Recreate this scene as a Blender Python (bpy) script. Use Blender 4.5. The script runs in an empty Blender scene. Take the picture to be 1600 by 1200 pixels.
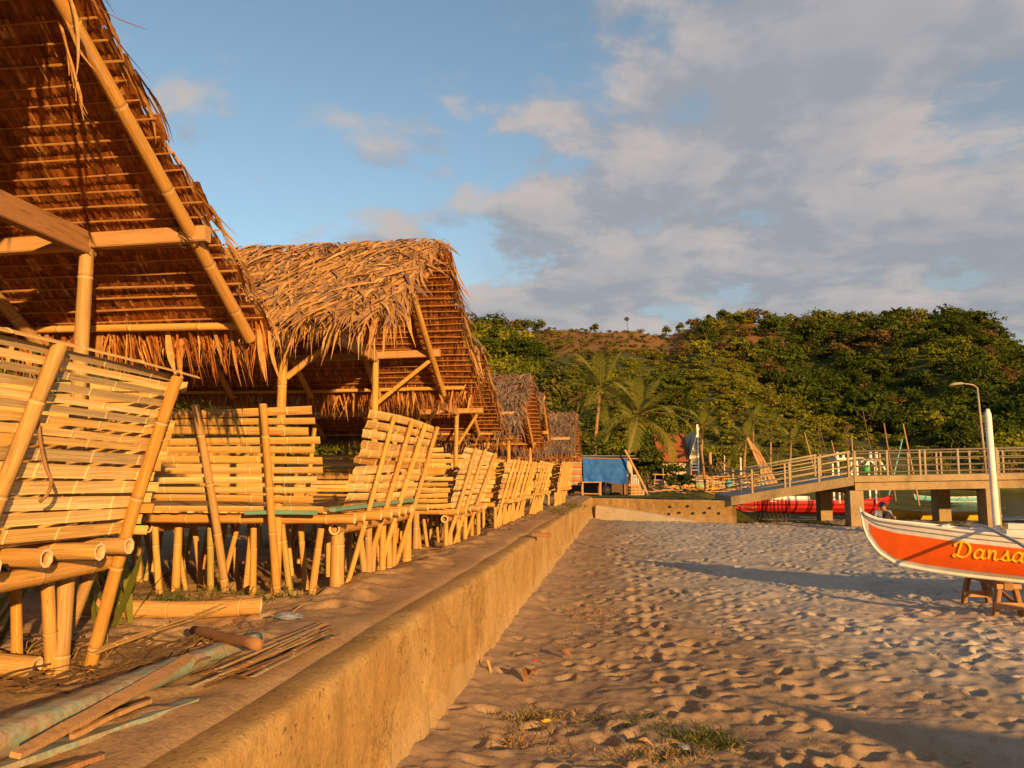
import bpy, math, random
import numpy as np
from mathutils import Vector, Matrix
R = math.radians
rng = np.random.default_rng(7)
random.seed(7)
S = bpy.context.scene
COL = S.collection
# ------------------------------------------------------------------ camera, sky, sun, exposure
EYE = 1.7
PITCH = math.atan(142/1244.)
cd = bpy.data.cameras.new('camera'); cam = bpy.data.objects.new('camera', cd); COL.objects.link(cam)
cam.location = (0, 0, EYE); cam.rotation_euler = (math.pi/2 + PITCH, 0, 0)
cd.sensor_width = 36; cd.lens = 36*1244/1600.; cd.clip_end = 5000; cd.clip_start = .05
S.camera = cam
SUN_AZ, SUN_EL = 25.6, 11.0            # degrees to the right of straight behind, height
sun_dir = Vector((math.sin(R(SUN_AZ))*math.cos(R(SUN_EL)), -math.cos(R(SUN_AZ))*math.cos(R(SUN_EL)), math.sin(R(SUN_EL))))
sd = bpy.data.lights.new('sun', 'SUN'); sun = bpy.data.objects.new('sun', sd); COL.objects.link(sun)
sd.energy = 5.0; sd.angle = R(.6); sd.color = (1.0, .575, .20)
sun.rotation_euler = sun_dir.to_track_quat('Z', 'Y').to_euler(); sun.location = sun_dir*60
S.view_settings.view_transform = 'Standard'; S.view_settings.look = 'None'
S.view_settings.exposure = .72; S.view_settings.gamma = 1; S.view_settings.use_curve_mapping = False
S.render.engine = 'CYCLES'
S.cycles.max_bounces = 5; S.cycles.diffuse_bounces = 3; S.cycles.glossy_bounces = 2
S.cycles.transparent_max_bounces = 6; S.cycles.use_denoising = True
W = bpy.data.worlds.new('World'); S.world = W; W.use_nodes = True


class NT:
    """small helper around a node tree"""
    def __init__(s, tree): s.t = tree; s.n = tree.nodes; s.l = tree.links
    def new(s, typ, **kw):
        n = s.n.new(typ)
        for k, v in kw.items():
            if k.startswith('i_'):
                key = k[2:]; key = int(key) if key.isdigit() else key.replace('_', ' ')
                if hasattr(v, 'links') or isinstance(v, bpy.types.NodeSocket): s.l.new(v, n.inputs[key])
                else: n.inputs[key].default_value = v
            else: setattr(n, k, v)
        return n
    def math(s, op, a, b=None, c=None, clamp=False):
        n = s.n.new('ShaderNodeMath'); n.operation = op; n.use_clamp = clamp
        for i, v in enumerate((a, b, c)):
            if v is None: continue
            if isinstance(v, (int, float)): n.inputs[i].default_value = v
            else: s.l.new(v, n.inputs[i])
        return n.outputs[0]
    def mix(s, f, a, b, typ='MIX'):
        n = s.n.new('ShaderNodeMix'); n.data_type = 'RGBA'; n.blend_type = typ; n.clamp_factor = True
        for i, v in ((0, f), (6, a), (7, b)):
            if isinstance(v, (int, float)): n.inputs[i].default_value = v
            elif isinstance(v, tuple): n.inputs[i].default_value = v if len(v) == 4 else (*v, 1)
            else: s.l.new(v, n.inputs[i])
        return n.outputs[2]
    def ramp(s, f, stops, interp='LINEAR'):
        n = s.n.new('ShaderNodeValToRGB'); cr = n.color_ramp; cr.interpolation = interp
        while len(cr.elements) < len(stops): cr.elements.new(.5)
        for e, (p, c) in zip(cr.elements, stops):
            e.position = p; e.color = (c, c, c, 1) if isinstance(c, (int, float)) else (*c, 1)
        s.l.new(f, n.inputs[0]); return n.outputs[0]
    def noise(s, vec, scale, detail=3, rough=.55, dim='3D', out=0, distort=0):
        n = s.n.new('ShaderNodeTexNoise'); n.noise_dimensions = dim
        n.inputs['Scale'].default_value = scale; n.inputs['Detail'].default_value = detail
        n.inputs['Roughness'].default_value = rough; n.inputs['Distortion'].default_value = distort
        if vec is not None: s.l.new(vec, n.inputs['Vector'])
        return n.outputs[out]
    def smooth(s, v, a, b):
        n = s.n.new('ShaderNodeMapRange'); n.interpolation_type = 'SMOOTHSTEP'; s.l.new(v, n.inputs[0])
        n.inputs[1].default_value = a; n.inputs[2].default_value = b
        return n.outputs[0]
    def vmul(s, v, k):
        n = s.n.new('ShaderNodeVectorMath'); n.operation = 'MULTIPLY'; s.l.new(v, n.inputs[0]); n.inputs[1].default_value = k
        return n.outputs[0]
    def vadd(s, v, k):
        n = s.n.new('ShaderNodeVectorMath'); n.operation = 'ADD'; s.l.new(v, n.inputs[0]); n.inputs[1].default_value = k
        return n.outputs[0]


def make_sky():
    t = NT(W.node_tree); t.n.clear()
    out = t.new('ShaderNodeOutputWorld'); bg = t.new('ShaderNodeBackground'); bg.inputs[1].default_value = .102
    t.l.new(bg.outputs[0], out.inputs[0])
    sky = t.new('ShaderNodeTexSky'); sky.sky_type = 'NISHITA'; sky.sun_disc = False
    sky.sun_elevation = R(SUN_EL); sky.sun_rotation = R(180-SUN_AZ)
    sky.air_density = 1.0; sky.dust_density = 1.0; sky.ozone_density = 1.2
    tc = t.new('ShaderNodeTexCoord').outputs['Generated']
    sep = t.new('ShaderNodeSeparateXYZ', i_0=tc)
    X, Y, Z = sep.outputs
    zz = t.math('ADD', t.math('MAXIMUM', Z, 0.0), .19)
    cmb = t.new('ShaderNodeCombineXYZ', i_0=t.math('DIVIDE', X, zz), i_1=t.math('DIVIDE', Y, zz)).outputs[0]
    # bank of clouds filling the sky to the right, loose puffs beside it
    big = t.noise(t.vadd(cmb, (3.1, 7.7, 0)), 1.1, 3, .5)
    edge = t.math('MULTIPLY_ADD', big, .50, t.math('MULTIPLY_ADD', Z, -.62, X))          # grows to the right
    bank = t.smooth(edge, -.13, .16)
    n1 = t.noise(cmb, 2.6, 9, .60, distort=.2)
    off = t.vadd(cmb, (.06, -.13, 0)); n3 = t.noise(off, 2.6, 9, .60, distort=.2)
    puffm = t.math('MULTIPLY', t.math('MULTIPLY', t.smooth(X, -.42, -.15), t.math('SUBTRACT', 1.0, t.smooth(Z, .26, .50))), t.smooth(Z, .02, .12))
    cov = t.math('ADD', n1, t.math('MAXIMUM', t.math('MULTIPLY', bank, .25), t.math('MULTIPLY', puffm, .125)))
    dens = t.smooth(cov, .545, .70)
    veil = t.math('MULTIPLY', t.smooth(edge, -.06, .30), .6)                               # thin haze between the lumps
    dens = t.math('MULTIPLY', t.math('MAXIMUM', dens, veil), .95)
    lit = t.smooth(t.math('SUBTRACT', n1, n3), -.09, .13)
    thick = t.smooth(cov, .68, .92)
    dark = t.mix(t.smooth(Z, .02, .45), (1.9, 1.98, 2.15), (2.0, 2.12, 2.38))
    light = (3.3, 2.95, 2.8)
    cc = t.mix(t.math('MULTIPLY', lit, t.math('MULTIPLY_ADD', thick, -.62, 1.0)), dark, light)
    blue = t.mix(1.0, sky.outputs[0], (1.08, 1.10, 1.06), 'MULTIPLY')
    blue = t.mix(t.math('MULTIPLY', t.math('SUBTRACT', 1.0, t.smooth(Z, .0, .30)), .8), blue, (2.5, 3.0, 3.35))     # pale haze low over the land
    t.l.new(t.mix(dens, blue, cc), bg.inputs[0])


make_sky()

# ------------------------------------------------------------------ geometry helpers
c_, s_ = math.cos(PITCH), math.sin(PITCH)
def at(u, v, Y):
    """world point at distance Y seen at pixel (u, v) of the photograph"""
    a = (u-800)/1244.; b = (600-v)/1244.
    r = (a, c_-b*s_, s_+b*c_); k = Y/r[1]
    return Vector((r[0]*k, Y, EYE+r[2]*k))
def on(u, v, z):
    a = (u-800)/1244.; b = (600-v)/1244.
    r = (a, c_-b*s_, s_+b*c_); k = (z-EYE)/r[2]
    return Vector((r[0]*k, r[1]*k, z))
TER = .83                                  # height of the terrace behind the sea wall
WO = Vector((-1.28, 0, 0)); WA = Vector((.1386, .9903, 0)); WB = Vector((-.9903, .1386, 0))
WANG = math.atan2(WA.y, WA.x)
def wall_pt(a, b, z=0): return WO + WA*a + WB*b + Vector((0, 0, z))

def hash2(ix, iy, seed):
    h = (ix.astype(np.int64)*374761393 + iy.astype(np.int64)*668265263 + seed*974634777) & 0xffffffff
    h = ((h ^ (h >> 13))*1274126177) & 0xffffffff
    return ((h ^ (h >> 16)) & 0xffff)/65535.
def vnoise(x, y, seed=0):
    x = np.asarray(x, float); y = np.asarray(y, float)
    ix = np.floor(x); iy = np.floor(y); fx = x-ix; fy = y-iy
    fx = fx*fx*fx*(fx*(fx*6-15)+10); fy = fy*fy*fy*(fy*(fy*6-15)+10)
    a = hash2(ix, iy, seed); b = hash2(ix+1, iy, seed); c = hash2(ix, iy+1, seed); d = hash2(ix+1, iy+1, seed)
    return a+(b-a)*fx+(c-a)*fy+(a-b-c+d)*fx*fy
def fbm(x, y, oct=4, seed=0, gain=.5):
    s = 0; amp = 1; tot = 0
    for o in range(oct):
        s = s+amp*(vnoise(x*2**o, y*2**o, seed+o*17)-.5); tot += amp; amp *= gain
    return s/tot*2
def sstep(x, a, b):
    t = np.clip((x-a)/(b-a), 0, 1); return t*t*(3-2*t)

def mesh_data(name, V, F, mats=None, smooth=False, tint=None, mi=None, dom='FACE'):
    me = bpy.data.meshes.new(name)
    V = np.asarray(V, np.float32)
    if isinstance(F, np.ndarray):
        n, k = F.shape
        me.vertices.add(len(V)); me.vertices.foreach_set('co', V.ravel())
        me.loops.add(n*k); me.loops.foreach_set('vertex_index', F.astype(np.int32).ravel())
        me.polygons.add(n); me.polygons.foreach_set('loop_start', np.arange(0, n*k, k, dtype=np.int32))
        me.update(calc_edges=True)
    else:
        me.from_pydata(V.tolist(), [], F)
    if mats is not None:
        for m in (mats if isinstance(mats, (list, tuple)) else [mats]): me.materials.append(m)
    if smooth: me.polygons.foreach_set('use_smooth', [True]*len(me.polygons))
    if mi is not None: me.polygons.foreach_set('material_index', np.asarray(mi, np.int32))
    if tint is not None:
        at_ = me.attributes.new('tint', 'FLOAT', dom); at_.data.foreach_set('value', np.asarray(tint, np.float32))
    me.validate()
    return me
def link(name, me, parent=None, M=None):
    o = bpy.data.objects.new(name, me); COL.objects.link(o)
    if parent is not None: o.parent = parent
    if M is not None: o.matrix_local = M
    return o
def obj(name, V, F, mat, parent=None, M=None, **kw): return link(name, mesh_data(name, V, F, mat, **kw), parent, M)
def tag(o, label=None, cat=None, group=None, kind=None):
    if label: o['label'] = label
    if cat: o['category'] = cat
    if group: o['group'] = group
    if kind: o['kind'] = kind
    return o
def empty(name, loc, rz=0, label=None, cat=None, group=None):
    o = bpy.data.objects.new(name, None); COL.objects.link(o); o.empty_display_size = .2
    o.location = loc; o.rotation_euler = (0, 0, rz); return tag(o, label, cat, group)
def copy_tree(o, parent=None):
    c = o.copy(); COL.objects.link(c)
    if parent is not None: c.parent = parent
    for ch in list(o.children):
        copy_tree(ch, c)
    return c
def frame(p0, p1, up=(0, 0, 1)):
    """matrix that takes local +Z to p0->p1 (unit length kept)"""
    p0 = Vector(p0); d = Vector(p1)-p0; L = d.length; z = d/L
    u = Vector(up); x = u.cross(z)
    if x.length < 1e-3: x = Vector((1, 0, 0)).cross(z)
    x.normalize(); y = z.cross(x)
    return Matrix(((x.x, y.x, z.x, p0.x), (x.y, y.y, z.y, p0.y), (x.z, y.z, z.z, p0.z), (0, 0, 0, 1))), L
def box_vf(x0, x1, y0, y1, z0, z1, jit=0):
    V = np.array([(x, y, z) for z in (z0, z1) for y in (y0, y1) for x in (x0, x1)], float)
    if jit: V += rng.uniform(-jit, jit, V.shape)
    F = [(0, 2, 3, 1), (4, 5, 7, 6), (0, 1, 5, 4), (2, 6, 7, 3), (0, 4, 6, 2), (1, 3, 7, 5)]
    return V, F
def bevel_box(name, p0, p1, w, h, mat, parent=None, up=(0, 0, 1), jit=.004, bev=.006):
    """squared timber between two points: 8-sided bevelled section, ends cut slightly uneven"""
    M, L = frame(p0, p1, up); b = min(bev, w*.2, h*.2)
    sec = [(-w/2+b, -h/2), (w/2-b, -h/2), (w/2, -h/2+b), (w/2, h/2-b), (w/2-b, h/2), (-w/2+b, h/2), (-w/2, h/2-b), (-w/2, -h/2+b)]
    V = []; k = len(sec); n = 4
    for i in range(n):
        dx, dy = (rng.uniform(-jit, jit) for _ in range(2)); 
        for (x, y) in sec: V.append((x+dx, y+dy, L*i/(n-1)))
    F = [(i*k+j, i*k+(j+1) % k, (i+1)*k+(j+1) % k, (i+1)*k+j) for i in range(n-1) for j in range(k)]
    F += [tuple(reversed(range(k))), tuple(range((n-1)*k, n*k))]
    return obj(name, np.array(V), F, mat, parent, M)
def tube_vf(P, rad, sides=8, cap=True):
    P = [Vector(p) for p in P]; n = len(P); V = []; F = []
    rad = rad if hasattr(rad, '__len__') else [rad]*n
    x = None
    for i in range(n):
        d = (P[min(i+1, n-1)]-P[max(i-1, 0)]).normalized()
        if x is None:
            x = Vector((0, 0, 1)).cross(d)
            if x.length < .05: x = Vector((1, 0, 0)).cross(d)
        x = (x-d*x.dot(d)).normalized(); y = d.cross(x)
        for j in range(sides):
            a = 2*math.pi*j/sides
            V.append(P[i]+(x*math.cos(a)+y*math.sin(a))*rad[i])
    for i in range(n-1):
        for j in range(sides):
            F.append((i*sides+j, i*sides+(j+1) % sides, (i+1)*sides+(j+1) % sides, (i+1)*sides+j))
    if cap: F += [tuple(reversed(range(sides))), tuple(range((n-1)*sides, n*sides))]
    return [tuple(v) for v in V], F
class MB:
    """collects pieces that belong to ONE mesh"""
    def __init__(s): s.V = []; s.F = []; s.T = []
    def add(s, V, F, t=0.):
        o = len(s.V); s.V.extend([tuple(v) for v in V]); s.F.extend([tuple(i+o for i in f) for f in F]); s.T.extend([t]*len(F)); return s
    def box(s, *a, t=0.): return s.add(*box_vf(*a), t)
    def tube(s, P, r, sides=6, t=0.): return s.add(*tube_vf(P, r, sides), t)
    def build(s, name, mat, parent=None, smooth=False, M=None):
        return obj(name, np.array(s.V), s.F, mat, parent, M, smooth=smooth, tint=s.T)
def catmull(P, n=6):
    P = [np.array(p, float) for p in P]; P = [2*P[0]-P[1]]+P+[2*P[-1]-P[-2]]; out = []
    for i in range(1, len(P)-2):
        for k in range(n):
            t = k/n; a, b, c, d = P[i-1:i+3]
            out.append(.5*((2*b)+(-a+c)*t+(2*a-5*b+4*c-d)*t*t+(-a+3*b-3*c+d)*t**3))
    out.append(P[-2]); return out

# ------------------------------------------------------------------ materials
MATS = {}
def material(name, rough=.8, spec=.3):
    m = bpy.data.materials.new(name); m.use_nodes = True; t = NT(m.node_tree)
    b = t.n['Principled BSDF']; b.inputs['Roughness'].default_value = rough; b.inputs['Specular IOR Level'].default_value = spec
    MATS[name] = m
    return m, t, b
def coord(t, kind='Object'): return t.new('ShaderNodeTexCoord').outputs[kind]
def position(t): return t.new('ShaderNodeNewGeometry').outputs['Position']
def rand(t): return t.new('ShaderNodeObjectInfo').outputs['Random']
def attr(t, name='tint'): return t.new('ShaderNodeAttribute', attribute_name=name).outputs['Fac']
def bump(t, b, h, strength=.3, dist=.02):
    n = t.new('ShaderNodeBump'); n.inputs['Strength'].default_value = strength; n.inputs['Distance'].default_value = dist
    t.l.new(h, n.inputs['Height']); t.l.new(n.outputs[0], b.inputs['Normal'])

def mat_bamboo(name, stops, weather=.35, slat=False):
    m, t, b = material(name, .58, .22)
    rnd = rand(t); oc = coord(t)
    shift = t.new('ShaderNodeVectorMath', operation='ADD', i_0=oc, i_1=t.new('ShaderNodeCombineXYZ', i_0=t.math('MULTIPLY', rnd, 37.), i_2=t.math('MULTIPLY', rnd, 91.)).outputs[0]).outputs[0]
    base = t.ramp(rnd, stops)
    sc = (2.2, 2.2, 9.) if not slat else (1.3, 1.3, 14.)
    streak = t.noise(t.vmul(shift, (5, 5, 1.2)), 2.0, 4, .65)
    c = t.mix(t.smooth(streak, .36, .72), t.mix(1., base, (.70, .62, .52), 'MULTIPLY'), t.mix(1., base, (1.14, 1.15, 1.12), 'MULTIPLY'))
    blot = t.noise(t.vmul(shift, (2, 2, 11)), 1.2, 5, .7)
    c = t.mix(t.math('MULTIPLY', t.smooth(blot, .50, .74), weather), c, (.25, .165, .085))
    c = t.mix(t.math('MULTIPLY', t.smooth(t.noise(t.vmul(shift, (6, 6, 40)), 1.5, 3, .6), .64, .75), weather), c, (.12, .07, .035))
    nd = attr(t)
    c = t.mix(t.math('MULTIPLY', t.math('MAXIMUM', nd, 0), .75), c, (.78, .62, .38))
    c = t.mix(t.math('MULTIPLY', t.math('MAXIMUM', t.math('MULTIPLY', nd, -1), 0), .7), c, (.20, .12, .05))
    t.l.new(c, b.inputs['Base Color'])
    bump(t, b, t.noise(t.vmul(shift, (14, 14, 2)), 3, 2), .15, .004)
    return m
GOLD = [(0, (.62, .37, .10)), (.25, (.76, .51, .20)), (.5, (.64, .39, .12)), (.75, (.54, .30, .08)), (1, (.80, .57, .26))]
BAM = mat_bamboo('bamboo pole', [(0, (.60, .32, .075)), (.25, (.68, .40, .12)), (.45, (.50, .26, .06)), (.7, (.64, .37, .10)), (.86, (.44, .29, .13)), (.95, (.55, .30, .08)), (1, (.40, .32, .09))], .75)
SLAT = mat_bamboo('bamboo slat', GOLD, .45, True)
PALESLAT = mat_bamboo('pale inner bamboo slat', [(0, (.82, .57, .23)), (.5, (.88, .66, .33)), (1, (.76, .49, .17))], .35, True)
OLDSLAT = mat_bamboo('weathered bamboo slat', [(0, (.44, .34, .20)), (.5, (.56, .42, .23)), (1, (.36, .29, .19))], .9, True)
BIGBAM = mat_bamboo('thick bamboo', [(0, (.50, .28, .09)), (1, (.58, .35, .13))], .75)
GREENBAM = mat_bamboo('green bamboo', [(0, (.36, .31, .10)), (1, (.42, .34, .12))], .4)

def mat_noise(name, cols, scale=4, rough=.85, detail=5, stretch=(1, 1, 1), bmp=.3, bdist=.01, space='Object', spec=.25, fine=None):
    m, t, b = material(name, rough, spec)
    oc = t.vmul(coord(t) if space == 'Object' else position(t), stretch)
    n = t.noise(oc, scale, detail, .6)
    k = len(cols)
    c = t.ramp(n, [(.28+.44*i/max(1, k-1), c) for i, c in enumerate(cols)])
    if fine:
        f = t.noise(oc, fine, 2, .6); c = t.mix(1., c, t.ramp(f, [(.3, .78), (.7, 1.15)]), 'MULTIPLY')
    t.l.new(c, b.inputs['Base Color'])
    if bmp: bump(t, b, t.noise(oc, scale*4, 4, .65), bmp, bdist)
    return m
WOOD = mat_noise('sawn timber', [(.30, .15, .06), (.46, .26, .11), (.38, .20, .08)], 3, stretch=(9, 9, 1))
DARKWOOD = mat_noise('old brown timber', [(.16, .08, .035), (.32, .16, .07), (.22, .11, .05)], 3, stretch=(9, 9, 1.2))
TEAL = mat_noise('flaking teal paint', [(.09, .22, .18), (.13, .28, .22), (.28, .21, .12)], 5, stretch=(3, 3, 1))
def mat_hullpaint():
    m, t, b = material('weathered turquoise paint', .7)
    oc = coord(t)
    n = t.noise(t.vmul(oc, (1, 6, 6)), 1.6, 6, .68); g = t.noise(t.vmul(oc, (3, 22, 22)), 2, 3, .6)
    c = t.mix(t.smooth(n, .42, .58), t.ramp(g, [(.3, (.17, .24, .19)), (.7, (.29, .33, .24))]), t.ramp(g, [(.3, (.22, .14, .08)), (.7, (.40, .29, .18))]))
    t.l.new(c, b.inputs['Base Color']); bump(t, b, g, .4, .008)
    return m
OLDPAINT = mat_hullpaint()
BROWNSLAT = mat_bamboo('brown split bamboo', [(0, (.34, .17, .06)), (.5, (.44, .24, .09)), (1, (.28, .15, .06))], .6, True)
BRUSH = mat_noise('dark brushwood', [(.07, .04, .018), (.14, .08, .035)], 5)
BRICKM = mat_noise('fired clay', [(.24, .10, .045), (.32, .15, .07)], 6)

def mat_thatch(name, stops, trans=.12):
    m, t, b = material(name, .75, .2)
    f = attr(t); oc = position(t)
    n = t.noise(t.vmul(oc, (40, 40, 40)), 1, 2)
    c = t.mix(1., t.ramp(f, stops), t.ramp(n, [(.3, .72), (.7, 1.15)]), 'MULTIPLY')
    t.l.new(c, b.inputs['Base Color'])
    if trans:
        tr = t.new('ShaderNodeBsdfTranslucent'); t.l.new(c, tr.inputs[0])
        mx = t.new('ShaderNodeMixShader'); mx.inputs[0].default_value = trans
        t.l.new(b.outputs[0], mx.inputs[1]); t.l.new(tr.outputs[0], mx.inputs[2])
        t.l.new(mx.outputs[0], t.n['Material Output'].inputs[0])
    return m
LEAF = mat_thatch('dry palm leaf', [(0, (.12, .07, .045)), (.18, (.25, .16, .11)), (.4, (.40, .205, .07)), (.7, (.52, .265, .08)), (1, (.60, .36, .14))])
LEAFGREY = mat_thatch('grey dry palm leaf', [(0, (.09, .06, .042)), (.3, (.17, .12, .085)), (.7, (.26, .175, .11)), (1, (.36, .235, .13))])
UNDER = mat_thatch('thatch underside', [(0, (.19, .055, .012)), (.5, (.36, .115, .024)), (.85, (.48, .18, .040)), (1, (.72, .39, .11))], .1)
LATH = mat_noise('split bamboo lath', [(.36, .17, .055), (.50, .27, .095)], 4, stretch=(3, 3, 1), bmp=0)

def mat_sand(name, a, b_, c3, patch, wet=None):
    m, t, b = material(name, .95, .12)
    p = position(t)
    n = t.noise(p, .55, 4, .6); g = t.noise(p, 55, 3, .7); f = t.noise(p, 9, 4, .65)
    c = t.mix(t.smooth(n, .38, .66), a, b_)
    c = t.mix(t.math('MULTIPLY', t.smooth(f, .5, .72), .55), c, c3)
    if patch is not None:
        # darker soil, litter and dead grass gather along the foot of the wall; brown widens towards the camera
        sep = t.new('ShaderNodeSeparateXYZ', i_0=p)
        d = t.math('SUBTRACT', sep.outputs[0], t.math('MULTIPLY_ADD', sep.outputs[1], .14, -1.28))
        k = t.math('SUBTRACT', 1., t.smooth(t.math('SUBTRACT', t.math('ADD', d, t.math('MULTIPLY', t.math('SUBTRACT', t.noise(p, .9, 4, .6), .5), 3.2)), t.math('MULTIPLY', t.math('SUBTRACT', 1., t.smooth(sep.outputs[1], 4.5, 13.)), 2.6)), .2, 3.2))
        c = t.mix(t.math('MULTIPLY', k, .8), c, patch)
    c = t.mix(1., c, t.ramp(g, [(.25, .74), (.75, 1.2)]), 'MULTIPLY')
    sp = t.noise(p, 160, 1, .5); c = t.mix(t.math('MULTIPLY', t.smooth(sp, .70, .76), .6), c, (.62, .55, .44))
    t.l.new(c, b.inputs['Base Color'])
    h = t.math('ADD', t.math('MULTIPLY', f, .8), t.math('MULTIPLY', g, .35))
    bump(t, b, h, .5, .02)
    return m
SAND = mat_sand('beach sand', (.41, .34, .26), (.48, .405, .315), (.34, .275, .205), (.29, .175, .085))
SOIL = mat_sand('terrace sand', (.32, .195, .095), (.40, .255, .13), (.22, .13, .062), None)
LANDM = mat_noise('shore soil', [(.20, .15, .09), (.30, .23, .14), (.16, .15, .06)], .25, space='World', fine=3)

def mat_wall():
    m, t, b = material('rough sea wall render', .95, .12)
    p = position(t)
    v = t.noise(t.vmul(p, (6, 6, 2.8)), 1.6, 6, .7); n = t.noise(p, 1.3, 5, .62); g = t.noise(t.vmul(p, (1, 1, .8)), 46, 4, .72)
    c = t.mix(t.smooth(n, .35, .68), (.37, .215, .07), (.47, .30, .115))
    c = t.mix(t.math('MULTIPLY', t.smooth(v, .5, .72), .6), c, (.26, .165, .075))
    c = t.mix(1., c, t.ramp(g, [(.3, .72), (.62, 1.1)]), 'MULTIPLY')
    # smoother plaster along the foot, and hair cracks
    zf = t.math('ADD', t.new('ShaderNodeSeparateXYZ', i_0=p).outputs[2], t.math('MULTIPLY', t.noise(t.vmul(p, (1, 1, .2)), 1.1, 3, .6), -.5))
    c = t.mix(t.math('MULTIPLY', t.math('SUBTRACT', 1., t.smooth(zf, -.06, -.03)), .55), c, (.43, .30, .15))
    cr = t.math('ABSOLUTE', t.math('SUBTRACT', t.noise(t.vadd(p, (4, 9, 2)), .8, 6, .6), .5))
    c = t.mix(t.math('MULTIPLY', t.math('SUBTRACT', 1., t.smooth(cr, .0, .007)), .6), c, (.12, .075, .035))
    c = t.mix(t.math('MULTIPLY', t.smooth(t.noise(p, 26, 2, .5), .66, .72), .8), c, (.14, .085, .04))
    t.l.new(c, b.inputs['Base Color'])
    bump(t, b, t.math('ADD', t.math('MULTIPLY', v, .5), g), .5, .012)
    return m
WALLM = mat_wall()
CONC = mat_noise('weathered concrete', [(.20, .135, .065), (.35, .25, .13), (.28, .20, .10)], 1.4, space='World', fine=30, stretch=(1, 1, .6))
PALECONC = mat_noise('pale plaster', [(.44, .35, .23), (.54, .44, .30)], 1.5, space='World', fine=30)
ASPH = mat_noise('ramp surface', [(.17, .17, .18), (.23, .23, .23)], 2, space='World', fine=40)
RAIL = mat_noise('galvanised rail paint', [(.27, .21, .125), (.38, .30, .19)], 6)
def plain(name, col, rough=.6, spec=.4, vary=.12, metal=0):
    m, t, b = material(name, rough, spec)
    n = t.noise(coord(t), 7, 4, .6)
    c = t.mix(1., (*col, 1), t.ramp(n, [(.3, 1-vary), (.7, 1+vary)]), 'MULTIPLY')
    t.l.new(c, b.inputs['Base Color']); b.inputs['Metallic'].default_value = metal
    return m
WHITE = plain('white boat paint', (.74, .69, .62), .42)
ORANGE = plain('orange boat paint', (.88, .125, .008), .45, vary=.10)
RED = plain('red boat paint', (.50, .022, .015), .45)
YELLOW = plain('yellow paint', (.80, .44, .03), .45)
LETTER = plain('yellow lettering paint', (.90, .52, .02), .5, vary=.05)
GREYB = plain('grey blue paint', (.30, .33, .37), .5)
GREENP = plain('green paint', (.05, .35, .06), .5)
AQUA = plain('aqua paint', (.14, .44, .40), .5)
BLUEC = plain('blue paint', (.05, .16, .40), .5)
BLACK = plain('dark void paint', (.02, .02, .022), .7)
IRON = plain('rusty iron', (.09, .045, .025), .7)  # also colours the shack's back wall to imitate its inner shade
SKIN = plain('skin', (.30, .15, .085), .55)
HAIR = plain('black hair', (.012, .011, .012), .5)
GREYCLOTH = plain('grey blue shirt cloth', (.20, .23, .29), .85)
DARKCLOTH = plain('black cloth', (.022, .022, .028), .85)
RUST = mat_noise('rust red roof sheet', [(.20, .055, .020), (.28, .085, .028), (.17, .05, .018)], 2, stretch=(1, 6, 1))
def mat_tarp():
    m, t, b = material('blue tarpaulin', .7, .08)
    n = t.noise(coord(t), 5, 4); t.l.new(t.ramp(n, [(.3, (.018, .085, .33)), (.7, (.035, .14, .45))]), b.inputs['Base Color'])
    bump(t, b, t.noise(coord(t), 14, 4), .3, .02); return m
TARP = mat_tarp()
def mat_stripe():
    m, t, b = material('striped cloth', .85)
    s = t.new('ShaderNodeSeparateXYZ', i_0=coord(t)).outputs[2]
    f = t.math('FRACT', t.math('MULTIPLY', s, 3.4))
    t.l.new(t.ramp(f, [(0, (.45, .17, .05)), (.3, (.45, .17, .05)), (.34, (.16, .20, .20)), (.52, (.42, .33, .12)), (.7, (.14, .16, .22)), (.78, (.40, .10, .05))], 'CONSTANT'), b.inputs['Base Color'])
    return m
STRIPE = mat_stripe()
def mat_leafy(name, stops, trans=.25, spread=.5):
    m, t, b = material(name, .7, .06)
    f = t.math('ADD', t.math('MULTIPLY', attr(t), 1-spread), t.math('MULTIPLY', rand(t), spread))
    c = t.ramp(f, stops); t.l.new(c, b.inputs['Base Color'])
    tr = t.new('ShaderNodeBsdfTranslucent'); t.l.new(c, tr.inputs[0])
    mx = t.new('ShaderNodeMixShader'); mx.inputs[0].default_value = trans
    t.l.new(b.outputs[0], mx.inputs[1]); t.l.new(tr.outputs[0], mx.inputs[2]); t.l.new(mx.outputs[0], t.n['Material Output'].inputs[0])
    return m
L_DARK = mat_leafy('dark green leaves', [(0, (.022, .038, .005)), (.5, (.052, .074, .008)), (1, (.100, .118, .012))])
L_OLIVE = mat_leafy('olive leaves', [(0, (.065, .082, .008)), (.5, (.125, .135, .012)), (1, (.20, .185, .016))])
L_LIGHT = mat_leafy('yellow green leaves', [(0, (.10, .125, .010)), (.5, (.18, .19, .014)), (1, (.26, .235, .020))])
L_BROWN = mat_leafy('brown dry leaves', [(0, (.080, .058, .020)), (.5, (.125, .080, .027)), (1, (.17, .11, .035))])
L_BROAD = mat_leafy('glossy broad leaves', [(0, (.028, .042, .010)), (.5, (.055, .068, .012)), (.8, (.14, .125, .018)), (1, (.28, .21, .03))], .2, .1)
L_PALM = mat_leafy('coconut palm leaves', [(0, (.11, .12, .020)), (.5, (.20, .20, .034)), (1, (.34, .27, .055))], .35, .25)
L_GRASS = mat_leafy('beach grass', [(0, (.05, .08, .015)), (.4, (.11, .12, .025)), (.7, (.30, .17, .05)), (1, (.40, .24, .08))], .2, 0)
BARK = mat_noise('grey brown bark', [(.10, .065, .035), (.19, .12, .065)], 3, stretch=(3, 3, 1))
PALMBARK = mat_noise('palm trunk bark', [(.20, .11, .055), (.34, .20, .10)], 3, stretch=(1, 1, 4))
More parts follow.
